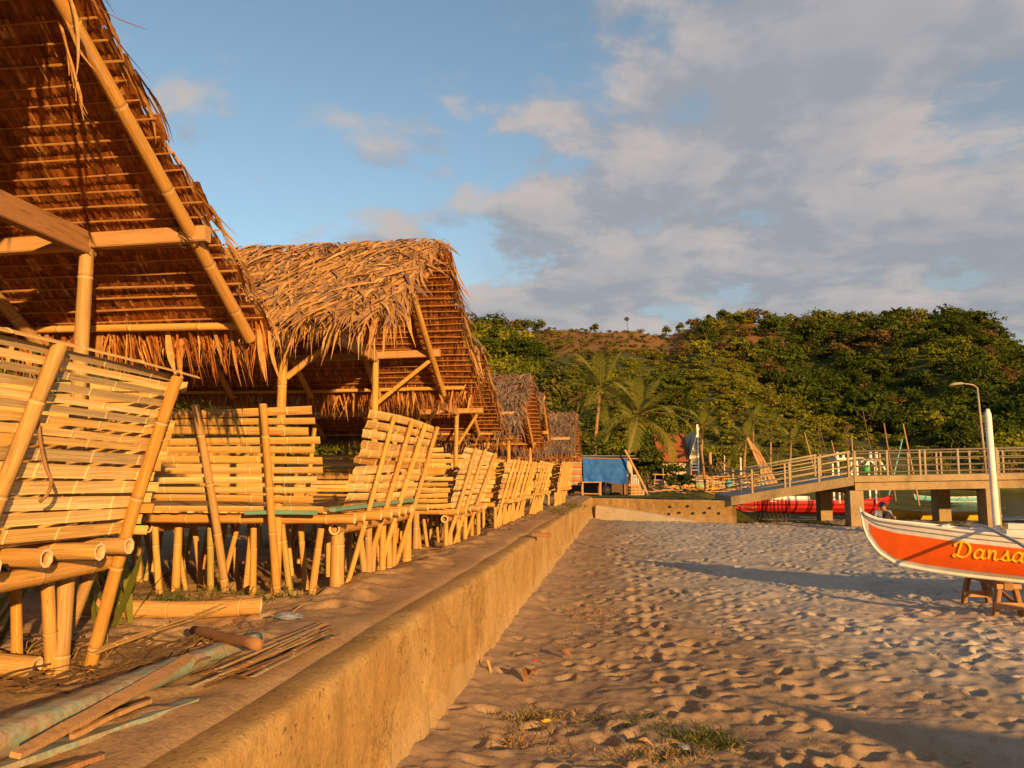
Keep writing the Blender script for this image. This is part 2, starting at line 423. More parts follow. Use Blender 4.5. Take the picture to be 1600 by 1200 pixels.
def mat_hill():
    m, t, b = material('hillside ground', .95, .1)
    p = position(t)
    n = t.noise(p, .035, 5, .62); f = t.noise(p, .33, 6, .72)
    g = t.mix(t.smooth(f, .35, .68), (.055, .060, .013), (.125, .115, .024))
    e = t.ramp(f, [(.3, (.15, .070, .028)), (.5, (.24, .115, .045)), (.62, (.13, .105, .03)), (.75, (.09, .095, .02))])
    c = t.mix(t.smooth(t.math('ADD', t.math('MULTIPLY', attr(t), 1.), t.math('MULTIPLY', n, .6)), .62, .86), g, e)
    t.l.new(c, b.inputs['Base Color']); bump(t, b, f, .6, .8); return m
HILLM = mat_hill()
def mat_water():
    m, t, b = material('sea water', .12, .5)
    b.inputs['Base Color'].default_value = (.018, .030, .018, 1)
    p = position(t)
    bump(t, b, t.math('ADD', t.noise(t.vmul(p, (1, 2.2, 1)), 1.3, 4, .6), t.noise(p, .3, 2)), .35, .12); return m
WATERM = mat_water()

# ------------------------------------------------------------------ setting: ground, beach, wall, terrace, hill, water
def grid_faces(nr, nc):
    i = np.arange(nr-1)[:, None]*nc + np.arange(nc-1)[None, :]
    i = i.ravel(); return np.stack([i, i+1, i+nc+1, i+nc], 1)

def dents(x0, y0, nx, ny, res, n, depth, rad, seed, weight=None):
    """height field trodden full of footprints"""
    r_ = np.random.default_rng(seed); Hh = np.zeros((ny, nx)); k = int(rad*2.6/res)+1
    gy, gx = np.mgrid[-k:k+1, -k:k+1]*res
    for _ in range(n):
        cx, cy = r_.integers(k, nx-k), r_.integers(k, ny-k)
        if weight is not None and r_.random() > weight(x0+cx*res, y0+cy*res): continue
        a = r_.normal(.9, .9); l = rad*r_.uniform(.75, 1.35); w = l*r_.uniform(.42, .75); d = depth*r_.uniform(.5, 1.3)
        p = (gx*math.cos(a)+gy*math.sin(a))/l; q = (-gx*math.sin(a)+gy*math.cos(a))/w
        s = p*p+q*q
        Hh[cy-k:cy+k+1, cx-k:cx+k+1] += d*(-np.exp(-s**2.4*.8)+.42*np.exp(-(np.sqrt(s)-1.5)**2*5))
    return Hh
def sample(Hh, x0, y0, res, x, y):
    fx = np.clip((x-x0)/res, 0, Hh.shape[1]-1.001); fy = np.clip((y-y0)/res, 0, Hh.shape[0]-1.001)
    ix = fx.astype(int); iy = fy.astype(int); fx -= ix; fy -= iy
    return (Hh[iy, ix]*(1-fx)+Hh[iy, ix+1]*fx)*(1-fy)+(Hh[iy+1, ix]*(1-fx)+Hh[iy+1, ix+1]*fx)*fy

def shore(x, y):
    """height of the land, beach and sea bed beyond the seawall"""
    x0 = 7.6+np.clip(y-38, 0, 12)*.72+np.maximum(0, y-50)*.37; x1 = x0+1.8+np.maximum(0, y-36)*.15
    zl = .80*(1-sstep(x, x0, x1))-.04*np.maximum(0, x-x1)
    zl = zl*np.where(x > 7.55, sstep(y, 28.6, 30.4), 1.)
    hn = np.where(y < 38, np.clip(-.22+.025*(38-y), -1, 0), -.22-.09*(y-38))
    return np.maximum(np.maximum(zl, hn), -1.6)

def make_beach():
    res = .03; x0, y0 = -3., 1.; nx, ny = 1060, 1180
    wt = lambda x, y: (.35+.65*min(1, max(0, (x+1.28-.14*y)/2.2)))*(.6+.4*float(sstep(vnoise(np.array([x*.55]), np.array([y*.55]), 44), .25, .6)[0]))
    Hh = dents(x0, y0, nx, ny, res, 13500, .042, .080, 3, wt)+dents(x0, y0, nx, ny, res, 12000, .020, .06, 5, wt)+dents(x0, y0, nx, ny, res, 90, .03, .24, 6, wt)
    # a trail of deeper footprints leading towards the far wall
    gy, gx = np.mgrid[-9:10, -9:10]*res; trail = [Vector(q) for q in catmull([tuple(on(u, v, 0)) for u, v in ((1012, 828), (975, 850), (962, 862), (990, 885), (1002, 925), (1006, 972), (1040, 1030), (1100, 1120))], 12)]; acc = 0; k = 0
    for a_, b_ in zip(trail, trail[1:]):
        acc += (b_-a_).length
        if acc > .34:
            acc = 0; k += 1; d = (b_-a_).normalized(); s_d = Vector((-d.y, d.x, 0))*(.09 if k % 2 else -.09); c = b_+s_d
            ix, iy = int((c.x-x0)/res), int((c.y-y0)/res); p_ = (gx*d.x+gy*d.y)/.15; q_ = (-gx*d.y+gy*d.x)/.07; ss_ = p_*p_+q_*q_
            Hh[iy-9:iy+10, ix-9:ix+10] += .05*(-np.exp(-ss_**2)+.4*np.exp(-(np.sqrt(ss_)-1.5)**2*5))
    rows = list(np.linspace(-26, 1.0, 12))+[1.5]
    y = 1.9
    while y < 36: rows.append(y); y *= 1.0048
    rows = np.array(rows+[36.])
    nc = 470; s = np.linspace(0, 1, nc)
    Y = np.repeat(rows[:, None], nc, 1)
    left = -1.28+.14*rows-.12; right = np.maximum(rows, 0)*.86+4.5
    right = np.where(rows < 1, 24, right)
    X = left[:, None]+(right-left)[:, None]*s[None, :]
    Z = sample(Hh, x0, y0, res, X, Y)
    Z += .045*fbm(X*1.1, Y*1.1, 3, 4)+.012*fbm(X*3.6, Y*3.6, 3, 9)+.016*fbm(X*9, Y*9, 3, 12)
    d = X-(-1.28+.14*Y)
    Z += .10*np.exp(-np.maximum(d, 0)/.35)                    # sand drifted against the foot of the wall
    far = sstep(Y, 27, 36)
    Z += np.where(Y > 26, shore(X+0*Y, Y), 0)*sstep(X, 7.6, 8.4)*0+np.where(Y > 28, np.clip(-.22+.025*(38-Y), -1, 0), 0)
    V = np.stack([X, Y, Z], -1).reshape(-1, 3)
    tag(obj('beach', V, grid_faces(len(rows), nc), SAND, smooth=True), kind='structure')
    return lambda x, y: float(sample(Hh, x0, y0, res, np.array([x]), np.array([y]))[0])
beach_h = make_beach()

def make_terrace():
    res = .03; nx, ny = 1150, 330
    Hh = dents(0, 0, nx, ny, res, 2600, .035, .14, 21)+dents(0, 0, nx, ny, res, 2500, .014, .07, 22)
    a = list(np.linspace(-22, 1, 12)); v = 1.15
    while v < 33: a.append(v); v *= 1.0075
    a = np.array(a+[33.6]); b = np.concatenate([np.linspace(.11, 1.6, 66), np.linspace(1.62, 5, 95), np.geomspace(5.1, 60, 30)])
    A = np.repeat(a[:, None], len(b), 1); B = np.repeat(b[None, :], len(a), 0)
    fade = sstep(B, .18, .7)
    Z = TER+fade*(sample(Hh, 0, 0, res, A, B)*np.where((A > 1) & (B < 9), 1, 0)+.05*fbm(A*.9, B*.9, 4, 31)+.012*fbm(A*6, B*6, 3, 33)+.015)+.012*sstep(B, .14, .34)-.055*sstep(B, .6, 1.1)+.004-.05*(1-sstep(B, .10, .24+.07*fbm(A*1.3, A*0, 3, 91)))+.035*np.exp(-((A-6.3)/.8)**2-((B-.6)/.45)**2)
    X = WO.x+WA.x*A+WB.x*B; Y = WO.y+WA.y*A+WB.y*B
    tag(obj('terrace', np.stack([X, Y, Z], -1).reshape(-1, 3), grid_faces(len(a), len(b))[:, ::-1], SOIL, smooth=True), kind='structure')
    def h(x, y):
        p = Vector((x, y, 0))-WO; A_, B_ = np.array([p.dot(WA)]), np.array([p.dot(WB)])
        f = sstep(B_, .32, .75)
        return float((TER+f*(sample(Hh, 0, 0, res, A_, B_)*((A_ > 1) & (B_ < 9))+.05*fbm(A_*.9, B_*.9, 4, 31)+.015)+.012-.055*sstep(B_, .6, 1.1)+.004)[0])
    return h
terrace_h = make_terrace()

def make_wall(name, p0, p1, thick, z0, z1, label, foot=.05, seed=0, n=None):
    """rendered sea wall: a rough face seen from the beach, rounded arris, level top, splayed foot"""
    p0 = Vector((p0[0], p0[1], 0)); p1 = Vector((p1[0], p1[1], 0)); d = (p1-p0); L = d.length; d /= L
    nrm = Vector((d.y, -d.x, 0))                            # towards the beach
    prof = []                                               # (out, z)
    for k in range(26):
        f = k/25; z = z0+(z1-.03-z0)*f
        prof.append((foot*max(0, 1-(z-0)/.28)**1.5 if z > 0 else foot, z))
    prof += [(-.012, z1-.012), (-.035, z1)]
    for k in range(1, 6): prof.append((-.035-(thick-.035)*k/5, z1-(0 if k < 3 else .02*(k-2))))
    prof.append((-thick, z0))
    n = n or int(L/.045); V = np.zeros((n+1, len(prof), 3))
    # finer steps near the camera
    t = np.linspace(0, 1, n+1)
    for k, (o, z) in enumerate(prof):
        s = t*L
        j = .016*fbm(s*5, np.full_like(s, z*5), 4, seed+2)+.007*fbm(s*26, np.full_like(s, z*8), 3, seed+5)+.02*fbm(s*.7, s*0+z, 2, seed+8)
        if k >= len(prof)-6: j = j*0
        zz = z+(.012*fbm(s*1.2, s*0+k*.1, 3, seed+11) if z > z1-.05 else 0)
        V[:, k, 0] = p0.x+d.x*s+nrm.x*(o+j); V[:, k, 1] = p0.y+d.y*s+nrm.y*(o+j); V[:, k, 2] = zz
    F = grid_faces(n+1, len(prof))
    w = tag(obj(name, V.reshape(-1, 3), F, WALLM, smooth=True), label, 'wall')
    return w
cor = WO+WA*32.2
make_wall('sea_wall', wall_pt(-20, 0), wall_pt(32.2, 0), .36, -.3, TER, 'long rough ochre sea wall running beside the bamboo huts')
FW0, FW1 = Vector((3.12, 31.9, 0)), Vector((7.78, 28.4, 0))
fw = make_wall('return_wall', FW0, FW1, .34, -.3, .79, 'short brown sea wall with weep holes closing the far end of the beach', .0, 50)
fd = (FW1-FW0).normalized(); fn = Vector((fd.y, -fd.x, 0))
for k, (u, v) in enumerate([(1045, 791), (1072, 790), (1106, 793), (1043, 802), (1059, 800), (1080, 801), (1098, 800), (1120, 801), (1011, 806)]):
    # where the pixel ray meets the wall face
    a = (u-800)/1244.; s = ((a*FW0.y-FW0.x)/(fd.x-a*fd.y)); p = FW0+fd*s+fn*.03
    z = EYE-(v-742)/1244.*p.y
    M, L = frame(p-fn*.06+Vector((0, 0, z)), p+fn*.012+Vector((0, 0, z)))
    mb = MB(); Vt, Ft = tube_vf([(0, 0, 0), (0, 0, L)], .045, 8, False); mb.add(Vt, Ft)
    mb.add([(.045*math.cos(i*math.pi/4), .045*math.sin(i*math.pi/4), L*.8) for i in range(8)], [tuple(range(8))])
    mb.build('weep_hole', BLACK, fw, M=M)
# sloping lower ledge at the foot of that wall
mb = MB(); n = 16; Vv = []
for i in range(n+1):
    f = i/n; h = .52*(1-f)**.75 if f < .42 else .52*.665*max(0, 1-(f-.42)/.58)**.9
    p = FW0+fd*(f*4.3+.35)
    for o, z in ((.03, h), (.20, h-.02), (.27, -.2)): q = p+fn*o; Vv.append((q.x, q.y, max(z, -.2)+.02*random.random()))
mb.add(Vv, [(i*3+j, i*3+j+1, i*3+j+4, i*3+j+3) for i in range(n) for j in range(2)])
mb.build('footing_ledge', PALECONC, fw)

# far shore, sea bed and hill
RIDGE = [(-1200, 560), (-400, 545), (300, 520), (730, 512), (760, 520), (800, 524), (860, 518), (930, 512), (985, 512), (1045, 528), (1075, 520), (1100, 505), (1135, 500), (1180, 506), (1250, 508), (1300, 502), (1380, 500), (1450, 500), (1520, 506), (1560, 520), (1610, 552), (1700, 590), (1900, 640), (2600, 690)]
def ridge_z(u, Y=300.): 
    v = np.interp(u, [r[0] for r in RIDGE], [r[1] for r in RIDGE]); return EYE+(742-v)/1244*Y
SP0, SP1 = Vector((48, 262)), Vector((44, 128))             # spur that comes down towards the palms
def hill_z(x, y):
    u = 800+1244*x/np.maximum(y, 20)
    P = np.clip((y-92)/208, 0, None); P = np.where(P < 1, P**1.12, 1-.35*(P-1)**2)
    rz = ridge_z(u)-.8
    base = shore(x, y)
    d = SP1-SP0; tt = np.clip(((x-SP0.x)*d.x+(y-SP0.y)*d.y)/d.length_squared, 0, 1.15)
    dist = np.hypot(x-SP0.x-d.x*tt, y-SP0.y-d.y*tt)
    spur = 5*np.exp(-(dist/13)**2)*np.clip(1.25-tt, .2, 1)*sstep(y, 105, 140)*(1-sstep(y, 195, 235))
    val = -11*np.exp(-((x-80-.1*(y-160))/20)**2)*sstep(y, 110, 160)*(1-sstep(y, 225, 285))
    rough = 3.2*fbm(x/34, y/34, 4, 61)*np.minimum(1, P*2.5)
    return np.maximum(base, 0)*(y < 95)+np.where(y >= 92, .78*(1-sstep(x, 34, 70))+rz*P+spur+val+rough, 0)+np.where((y < 95) & (base < 0), base, 0)
def make_land():
    rows = np.concatenate([np.linspace(28.6, 40, 40), np.geomspace(40.5, 92, 50), np.geomspace(93, 420, 150), [520, 800, 1500, 3000]])
    nc = 300
    V = []; Y = np.repeat(rows[:, None], nc, 1)
    t = np.linspace(-1.2, 1.25, nc); X = t[None, :]*(rows[:, None]*1.0+8)
    Z = hill_z(X, Y); Z = np.where(Y > 420, np.minimum(Z, 30), Z)
    p = (X-WO.x)*WA.x+(Y-WO.y)*WA.y; q = (X-WO.x)*WB.x+(Y-WO.y)*WB.y
    Z = np.where((p < 33.6) & (q > .1), Z-.16, Z)          # tucked under the terrace
    Z += np.where(Y < 95, .05*fbm(X*.8, Y*.8, 3, 71), 0)
    u = 800+1244*X/Y
    bare = np.exp(-((u-955)/112)**4)*sstep(Y, 215, 255)+.8*np.exp(-((u-1180)/45)**2)*sstep(Y, 245, 280)*(1-sstep(Y, 292, 310))+.5*np.exp(-((u-1085)/70)**2)*sstep(Y, 250, 280)
    F = grid_faces(len(rows), nc)
    vx, vy = X.ravel(), Y.ravel()
    front = ((vx-FW0.x)*fn.x+(vy-FW0.y)*fn.y > -.12)&(vy < 36)&(vx < 7.7)
    F = F[~front[F].any(1)]
    tag(obj('hillside', np.stack([X, Y, Z], -1).reshape(-1, 3), F, HILLM, smooth=True, tint=np.clip(bare, 0, 1).ravel(), dom='POINT'), kind='structure')
make_land()
V, F = box_vf(-3000, 3000, -3000, 3000, -2.6, -2.5)
tag(obj('ground', V, F, LANDM), kind='structure')
tag(obj('sea', np.array([(9, 36.2, -.30), (400, 36.2, -.30), (400, 140, -.30), (9, 140, -.30), (9, -60, -.302), (400, -60, -.302)])[:4], [(0, 1, 2, 3)], WATERM), kind='structure')

# strip of trodden shore soil between the huts and the far things
# ------------------------------------------------------------------ bamboo pieces shared by all builders
POLES = {}; SLATS = {}
def pole_mesh(n, var, mat, sides=8):
    key = (n, var, mat.name, sides)
    if key in POLES: return POLES[key]
    r_ = np.random.default_rng(n*31+var*7+1)
    zs = [(0, 1, 0)]; L = max(.3, n*.3)
    pos = [(k+.5+r_.uniform(-.12, .12))/n for k in range(n)]
    w = .011/L
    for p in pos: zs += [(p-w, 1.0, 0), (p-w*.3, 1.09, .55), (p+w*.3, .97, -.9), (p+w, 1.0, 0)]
    zs += [(1, 1, 0)]
    bx, by = r_.uniform(-.35, .35, 2)*min(1.6, n*.4); V = []; T = []; F = []
    for z, rr, t in zs:
        tp = 1.06-.14*z; ox, oy = bx*math.sin(math.pi*z), by*math.sin(math.pi*z)
        for j in range(sides):
            a = 2*math.pi*j/sides; V.append((ox+rr*tp*math.cos(a), oy+rr*tp*math.sin(a), z)); T.append(t)
    m = len(zs)
    F = [(i*sides+j, i*sides+(j+1) % sides, (i+1)*sides+(j+1) % sides, (i+1)*sides+j) for i in range(m-1) for j in range(sides)]
    for end, zb, ins in ((0, 0, .045/L), (m-1, 1, -.045/L)):          # hollow ends
        o = len(V); tp = 1.06-.14*zb
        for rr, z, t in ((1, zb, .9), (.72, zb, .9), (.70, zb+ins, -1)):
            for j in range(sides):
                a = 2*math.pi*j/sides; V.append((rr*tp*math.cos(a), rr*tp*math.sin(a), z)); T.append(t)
        for k in range(2):
            for j in range(sides):
                q = (o+k*sides+j, o+k*sides+(j+1) % sides, o+(k+1)*sides+(j+1) % sides, o+(k+1)*sides+j)
                F.append(q if end else tuple(reversed(q)))
        q = tuple(range(o+2*sides, o+3*sides)); F.append(q if end else tuple(reversed(q)))
    me = mesh_data('bamboo_pole', np.array(V), F, mat, smooth=False, tint=T, dom='POINT')
    me.polygons.foreach_set('use_smooth', [i < (m-1)*sides for i in range(len(F))])
    POLES[key] = me; return me
def pole(name, p0, p1, r, parent=None, mat=None, n=None, spacing=.30, sides=8):
    M, L = frame(p0, p1); n = n or max(1, round(L/spacing))
    a = random.random()*6.28
    M = M @ Matrix.Rotation(a, 4, 'Z') @ Matrix.Diagonal((r, r, L, 1))
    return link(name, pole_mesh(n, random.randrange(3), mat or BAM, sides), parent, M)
def slat_mesh(n, var, mat, flat=False):
    key = (n, var, mat.name, flat)
    if key in SLATS: return SLATS[key]
    r_ = np.random.default_rng(n*13+var*5+3)
    L = .3*n; w = .009/L; off = r_.uniform(.2, .8)
    pos = sorted(((k+off+r_.uniform(-.08, .08))/n) for k in range(n))
    zs = [(0, 0, 0)]
    for p in pos:
        if .02 < p < .98: zs += [(p-w, 0, 0), (p, .06, .8), (p+w*.6, -.02, -.6), (p+w*1.6, 0, 0)]
    zs += [(1, 0, 0)]
    arc = [(-.5, 0), (-.28, .10), (0, .14), (.28, .10), (.5, 0), (.0, .03)] if not flat else [(-.5, .02), (-.3, .0), (0, -.02), (.3, 0), (.5, .02), (.0, -.12)]
    V = []; T = []; b1, b2, tw = r_.uniform(-.35, .35), r_.uniform(-.25, .25), r_.uniform(-.15, .15)
    k = len(arc)
    for z, e, t in zs:
        wd = 1-.12*z*r_.uniform(.5, 1)+r_.uniform(-.02, .02)
        for i, (x, y) in enumerate(arc):
            yy = y+(e if i != 5 else 0); xx = x*wd; c, s = math.cos(tw*(z-.5)*2), math.sin(tw*(z-.5)*2)
            V.append((xx*c-yy*s+b1*math.sin(math.pi*z), xx*s+yy*c+b2*math.sin(math.pi*z*2), z)); T.append(t if i != 5 else 0)
    m = len(zs)
    F = [(i*k+j, i*k+(j+1) % k, (i+1)*k+(j+1) % k, (i+1)*k+j) for i in range(m-1) for j in range(k)]
    F += [tuple(reversed(range(k))), tuple(range((m-1)*k, m*k))]
    me = mesh_data('bamboo_slat', np.array(V), F, mat, tint=T, dom='POINT')
    SLATS[key] = me; return me
def slat(p0, p1, out, width, parent, mat=None, name='slat', flat=False):
    p0 = Vector(p0); p1 = Vector(p1); z = (p1-p0); L = z.length; z /= L
    y = Vector(out); y = (y-z*y.dot(z)).normalized(); x = y.cross(z)
    M = Matrix(((x.x*width, y.x*width, z.x*L, p0.x), (x.y*width, y.y*width, z.y*L, p0.y), (x.z*width, y.z*width, z.z*L, p0.z), (0, 0, 0, 1)))
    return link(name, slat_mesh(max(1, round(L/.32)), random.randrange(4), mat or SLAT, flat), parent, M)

def blades(P, D, N, L, Wd, droop=.35, lift=.06, seg=4, twist=.5, r_=None, curl=.0):
    """many dry leaf blades: base points P, directions D, surface normals N (n x 3 arrays)"""
    r_ = r_ or rng; n = len(P); L = np.broadcast_to(L, n); Wd = np.broadcast_to(Wd, n)
    side = np.cross(D, N); side /= np.linalg.norm(side, axis=1, keepdims=True)
    tw = r_.uniform(-twist, twist, n); V = np.zeros((n, seg+1, 2, 3))
    sidec = r_.normal(0, .16+curl, n)
    for k in range(seg+1):
        f = k/seg
        c = P+D*(L*f)[:, None]+N*(lift*L*math.sin(f*math.pi)+.004)[:, None]+np.array([0, 0, -1])[None]*(droop*L*f*f)[:, None]+side*(sidec*L*f*f)[:, None]
        a = tw*(.4+f); sv = side*np.cos(a)[:, None]+N*np.sin(a)[:, None]
        w = Wd*(.55+.45*math.sin(min(1, f*2.2)*math.pi/2))*(1 if f < .55 else max(.06, 1-(f-.55)/.45))*.5
        V[:, k, 0] = c-sv*w[:, None]; V[:, k, 1] = c+sv*w[:, None]
    base = np.arange(n)[:, None]*(seg+1)*2+np.arange(seg)[None]*2
    F = np.stack([base, base+1, base+3, base+2], -1).reshape(-1, 4)
    return V.reshape(-1, 3), F, seg
# ------------------------------------------------------------------ the bamboo huts
def thatch_rows_vf(rows, y0, y1, P0, D, N, rl, step, jag, r_):
    """pleated leaf rows seen from beneath; returns V, F, tint. rows = positions down the slope"""
    Vs, Fs, Ts, o = [], [], [], 0
    for s in rows:
        a, b = y0+r_.uniform(-jag, jag), y1+r_.uniform(-jag, jag); n = max(6, int((b-a)/step))
        yy = np.linspace(a, b, n+1)+r_.uniform(-step*.25, step*.25, n+1)
        zig = np.where(np.arange(n+1) % 2, .006, -.004)+r_.uniform(-.004, .004, n+1)
        ln = rl*r_.uniform(.8, 1.12, n+1); sk = r_.normal(0, .006, n+1)+.02
        sag = .012*np.sin(yy*2.1+r_.uniform(0, 6))
        V = np.zeros((2, n+1, 3))
        for k in (0, 1):
            d = s+sag+(ln if k else -.025); h = (.013 if k else .006)+zig*(1 if k else .5)
            V[k] = P0+D*d[:, None]+N*h[:, None]; V[k, :, 1] += yy+(sk if k else 0)
        i = np.arange(n); Fs.append(np.stack([i, i+1, i+n+2, i+n+1], 1)+o); Vs.append(V.reshape(-1, 3)); o += 2*(n+1)
        t = np.clip(r_.normal(.42, .22, n), 0, 1); t = np.where(r_.random(n) < .09, .92, t); Ts.append(t)
    return np.concatenate(Vs), np.concatenate(Fs), np.concatenate(Ts)

def hut(a0, b0, D, Wd, zo, rz, slope, over_far, verge, tie_z, tie_y, post_y, fl, rail, lean, label, seed,
        panel=(-.05, None), poles=(), nrail=11, front=True, front_y0=-.05, front_poles=(), far_poles=(), detail=2,
        stilts=(), old=False, rafters=(-.1, .8, 1.7, 2.6), front_slatn=11, far_y0=-.12, front_y1=None, over_near=None, row_step=.088, nblades=2600, grey=False, teal=False, inner=True):
    r_ = np.random.default_rng(seed); random.seed(seed)
    base = wall_pt(a0, b0, TER+zo)
    t = empty('bamboo_hut', base, WANG, label, 'hut', 'thatched bamboo huts along the sea wall')
    hx = D/2; y1 = Wd+.3; over_of = {1: over_far, -1: over_near if over_near is not None else over_far}
    leafm = LEAFGREY if grey else LEAF
    th = math.atan(slope)
    # --- frame of posts, beams, stilts
    for x in (0, D):
        for y in (post_y, Wd-.1):
            pole('post', (x+r_.uniform(-.02, .02), y, -.15), (x+r_.uniform(-.02, .02), y, tie_z-.05), .036 if detail > 1 else .04, t, spacing=.36, sides=10 if detail > 1 else 8)
        bevel_box('tie_beam', (x+.0, tie_y, tie_z+.0), (x, Wd+.05, tie_z-.06), .055, .075, WOOD, t)
    for y in (post_y, Wd-.1):
        bevel_box('plate_beam', (-.03 if seed != 1 else -.12, y, tie_z+.0), (D+.03, y, tie_z-.02), .06, .11, DARKWOOD if seed == 1 else WOOD, t)
    if detail > 1 and seed != 1:
        for x in (0, D): pole('brace', (x+.02, post_y-.02, tie_z-.50), (x+.03, tie_y+.10, tie_z-.06), .024, t, sides=8)
    pole('ridge_pole', (hx, verge+.06, rz-.05), (hx, y1-.1, rz-.05), .035, t)
    for y in (post_y, Wd-.1):
        pole('king_post', (hx, y, tie_z), (hx, y, rz-.07), .03, t)
    for sgn in (-1, 1):
        over = over_of[sgn]
        for y in rafters:
            if sgn < 0 and y > 1.8 and detail < 2: continue
            top = Vector((hx+sgn*.02, y+r_.uniform(-.03, .03), rz-.075)); 
            e = hx+over-.10
            bot = Vector((hx+sgn*e, y+r_.uniform(-.05, .05), rz-slope*e-.085))
            pole('rafter', bot, top, .032 if detail > 1 else .03, t, spacing=.42)
        e = hx+over-.14
        pole('eave_pole', (hx+sgn*e, verge+.14, rz-slope*e-.045), (hx+sgn*e, y1-.1, rz-slope*e-.045), .02, t, spacing=.4)
    if seed == 1:                                            # wire tied round rafter and beam
        for yy, xx in ((-.33, D-.02), (.18, D+.02), (post_y, .02)):
            mb = MB(); c = Vector((xx, yy, tie_z+.0))
            for q in range(3): mb.tube([c+Vector((.045*math.cos(a)+.004*q, .05*math.sin(a), .05*math.sin(a+q*.4))) for a in np.linspace(0, 6.28, 11)], .0025, 4)
            mb.tube([c+Vector((-.045, 0, -.03)), c+Vector((-.06, .01, -.07)), c+Vector((-.045, -.02, -.085))], .002, 4)
            mb.build('wire_tie', IRON, t)
    # --- floor
    for y in (.05, Wd*.5, Wd-.08):
        pole('floor_beam', ((.15 if seed == 2 else -.03)+r_.uniform(-.02, .02), y, fl-.10), (D+.08+r_.uniform(-.05, .08), y, fl-.10), .042, t, spacing=.34, sides=10)
    nj = int(D/.27)
    for k in range(nj+1):
        x = .03+(D-.06)*k/nj
        pole('joist', (x, -.05-r_.uniform(0, .14), fl-.02), (x+r_.uniform(-.05, .05), Wd+.05, fl-.02), .036, t, spacing=.38)
    mb = MB(); k = 0; y = 0.02
    while y < Wd:
        w = r_.uniform(.04, .06); mb.box(-.06+r_.uniform(-.04, .04), D+.06, y, y+w, fl+.022, fl+.034); y += w+.015
    tag(mb.build('floor', SLAT, t), kind='stuff')
    for (x, y, r, dx, dy) in stilts:
        pole('stilt', (x+dx, y+dy, -.12), (x, y, fl-.09), r, t, mat=BIGBAM if r > .05 else BAM, spacing=.26, sides=10 if r > .05 else 8)
    ny = 6 if detail > 1 else 3
    for k in range(ny):
        yy = Wd*(k+.8)/ny
        for x in np.linspace(.05, D-.05, 8 if detail > 1 else 5):
            if r_.random() < .88:
                pole('stilt', (x+r_.normal(0, .06), yy+r_.normal(0, .08), -.12), (x+r_.uniform(-.05, .05), yy, fl-.06), r_.uniform(.019, .029), t, mat=GREENBAM if r_.random() < .1 else BAM, spacing=.28, sides=6)
    # --- railings
    h = rail-fl
    px0, px1 = panel[0], panel[1] if panel[1] is not None else D+.08
    wts = np.array([1.55 if old and k < 6 else 1. for k in range(nrail)]); edges = np.concatenate([[0], np.cumsum(wts)])/wts.sum()
    for k in range(nrail):
        f = (edges[k]+edges[k+1])/2; z = fl+.03+(h-.02)*f; y = -lean*(z-fl)/h
        w = h*(edges[k+1]-edges[k])*r_.uniform(.84, 1.0)
        dz = r_.normal(0, .006); old_k = old and f > .42
        if old_k: w *= .85
        slat((px0+r_.uniform(-.05, .03), y+r_.uniform(-.004, .004), z+dz*1.6+(.012 if old_k else 0)), (px1+r_.uniform(-.03, .05), y+r_.uniform(-.004, .004), z-dz), (0, -1, -lean/h), w, t, OLDSLAT if old_k and r_.random() < .7 else PALESLAT if old or r_.random() < .6 else SLAT, flat=old or r_.random() < .4)
    if old: slat((px0-.05, -lean-.03, rail+.03), (px1+.09, -lean-.045, rail+.012), (0, -.5, 1), .05, t)
    for (xt, xb, ext) in poles:
        zt = rail+ext; yt = -lean*(zt-fl)/h-.042; yb = +.09+lean*.25
        pole('railing_pole', (xb, yb, -.1), (xt, yt, zt), r_.uniform(.021, .027) if not old else .030, t, spacing=.36)
    l2 = .24
    if front:
        for k in range(front_slatn):
            f = (k+.5)/front_slatn; z = fl+.02+(h-.01)*f; x = -.06-l2*(z-fl)/h
            w = (h/front_slatn)*r_.uniform(.66, .86); dz = r_.normal(0, .005)
            slat((x, front_y0+r_.uniform(-.05, .06), z+dz), (x, front_y1 or Wd+.1, z-dz*2), (-1, 0, -l2/h), w, t)
        for (yt, yb) in front_poles:
            zt = rail+.02
            pole('railing_pole', (.02+r_.uniform(-.05, .03), yb, -.1), (-.10-l2, yt, zt), r_.uniform(.024, .031), t, spacing=.36)
    for k in range(nrail):                                   # side away from the camera
        f = (k+.5)/nrail; z = fl+.02+(h-.01)*f; x = D+.05+l2*(z-fl)/h
        slat((x, far_y0-.05*f+r_.uniform(-.03, .03), z), (x, Wd+.1, z), (-1, 0, .2), (h/nrail)*r_.uniform(.8, 1.0), t)
    for (yt, yb) in far_poles:
        pole('railing_pole', (D, yb, -.1), (D+.09+l2, yt, rail+.02), .027, t, spacing=.36)
    if inner:
        for k in range(7):
            z = fl+.05+h*k/7; slat((0, Wd+.05+.1*k/7, z), (D, Wd+.05+.1*k/7, z), (0, -1, 0), h/7*.6, t)
    if teal:
        bevel_box('painted_plank', (-.1, -.02, fl+.055), (D*.98, -.04, fl+.055), .05, .03, TEAL, t)
        bevel_box('painted_plank', (-.14, .08, fl+.03), (-.14, .62, fl+.03), .035, .03, TEAL, t)
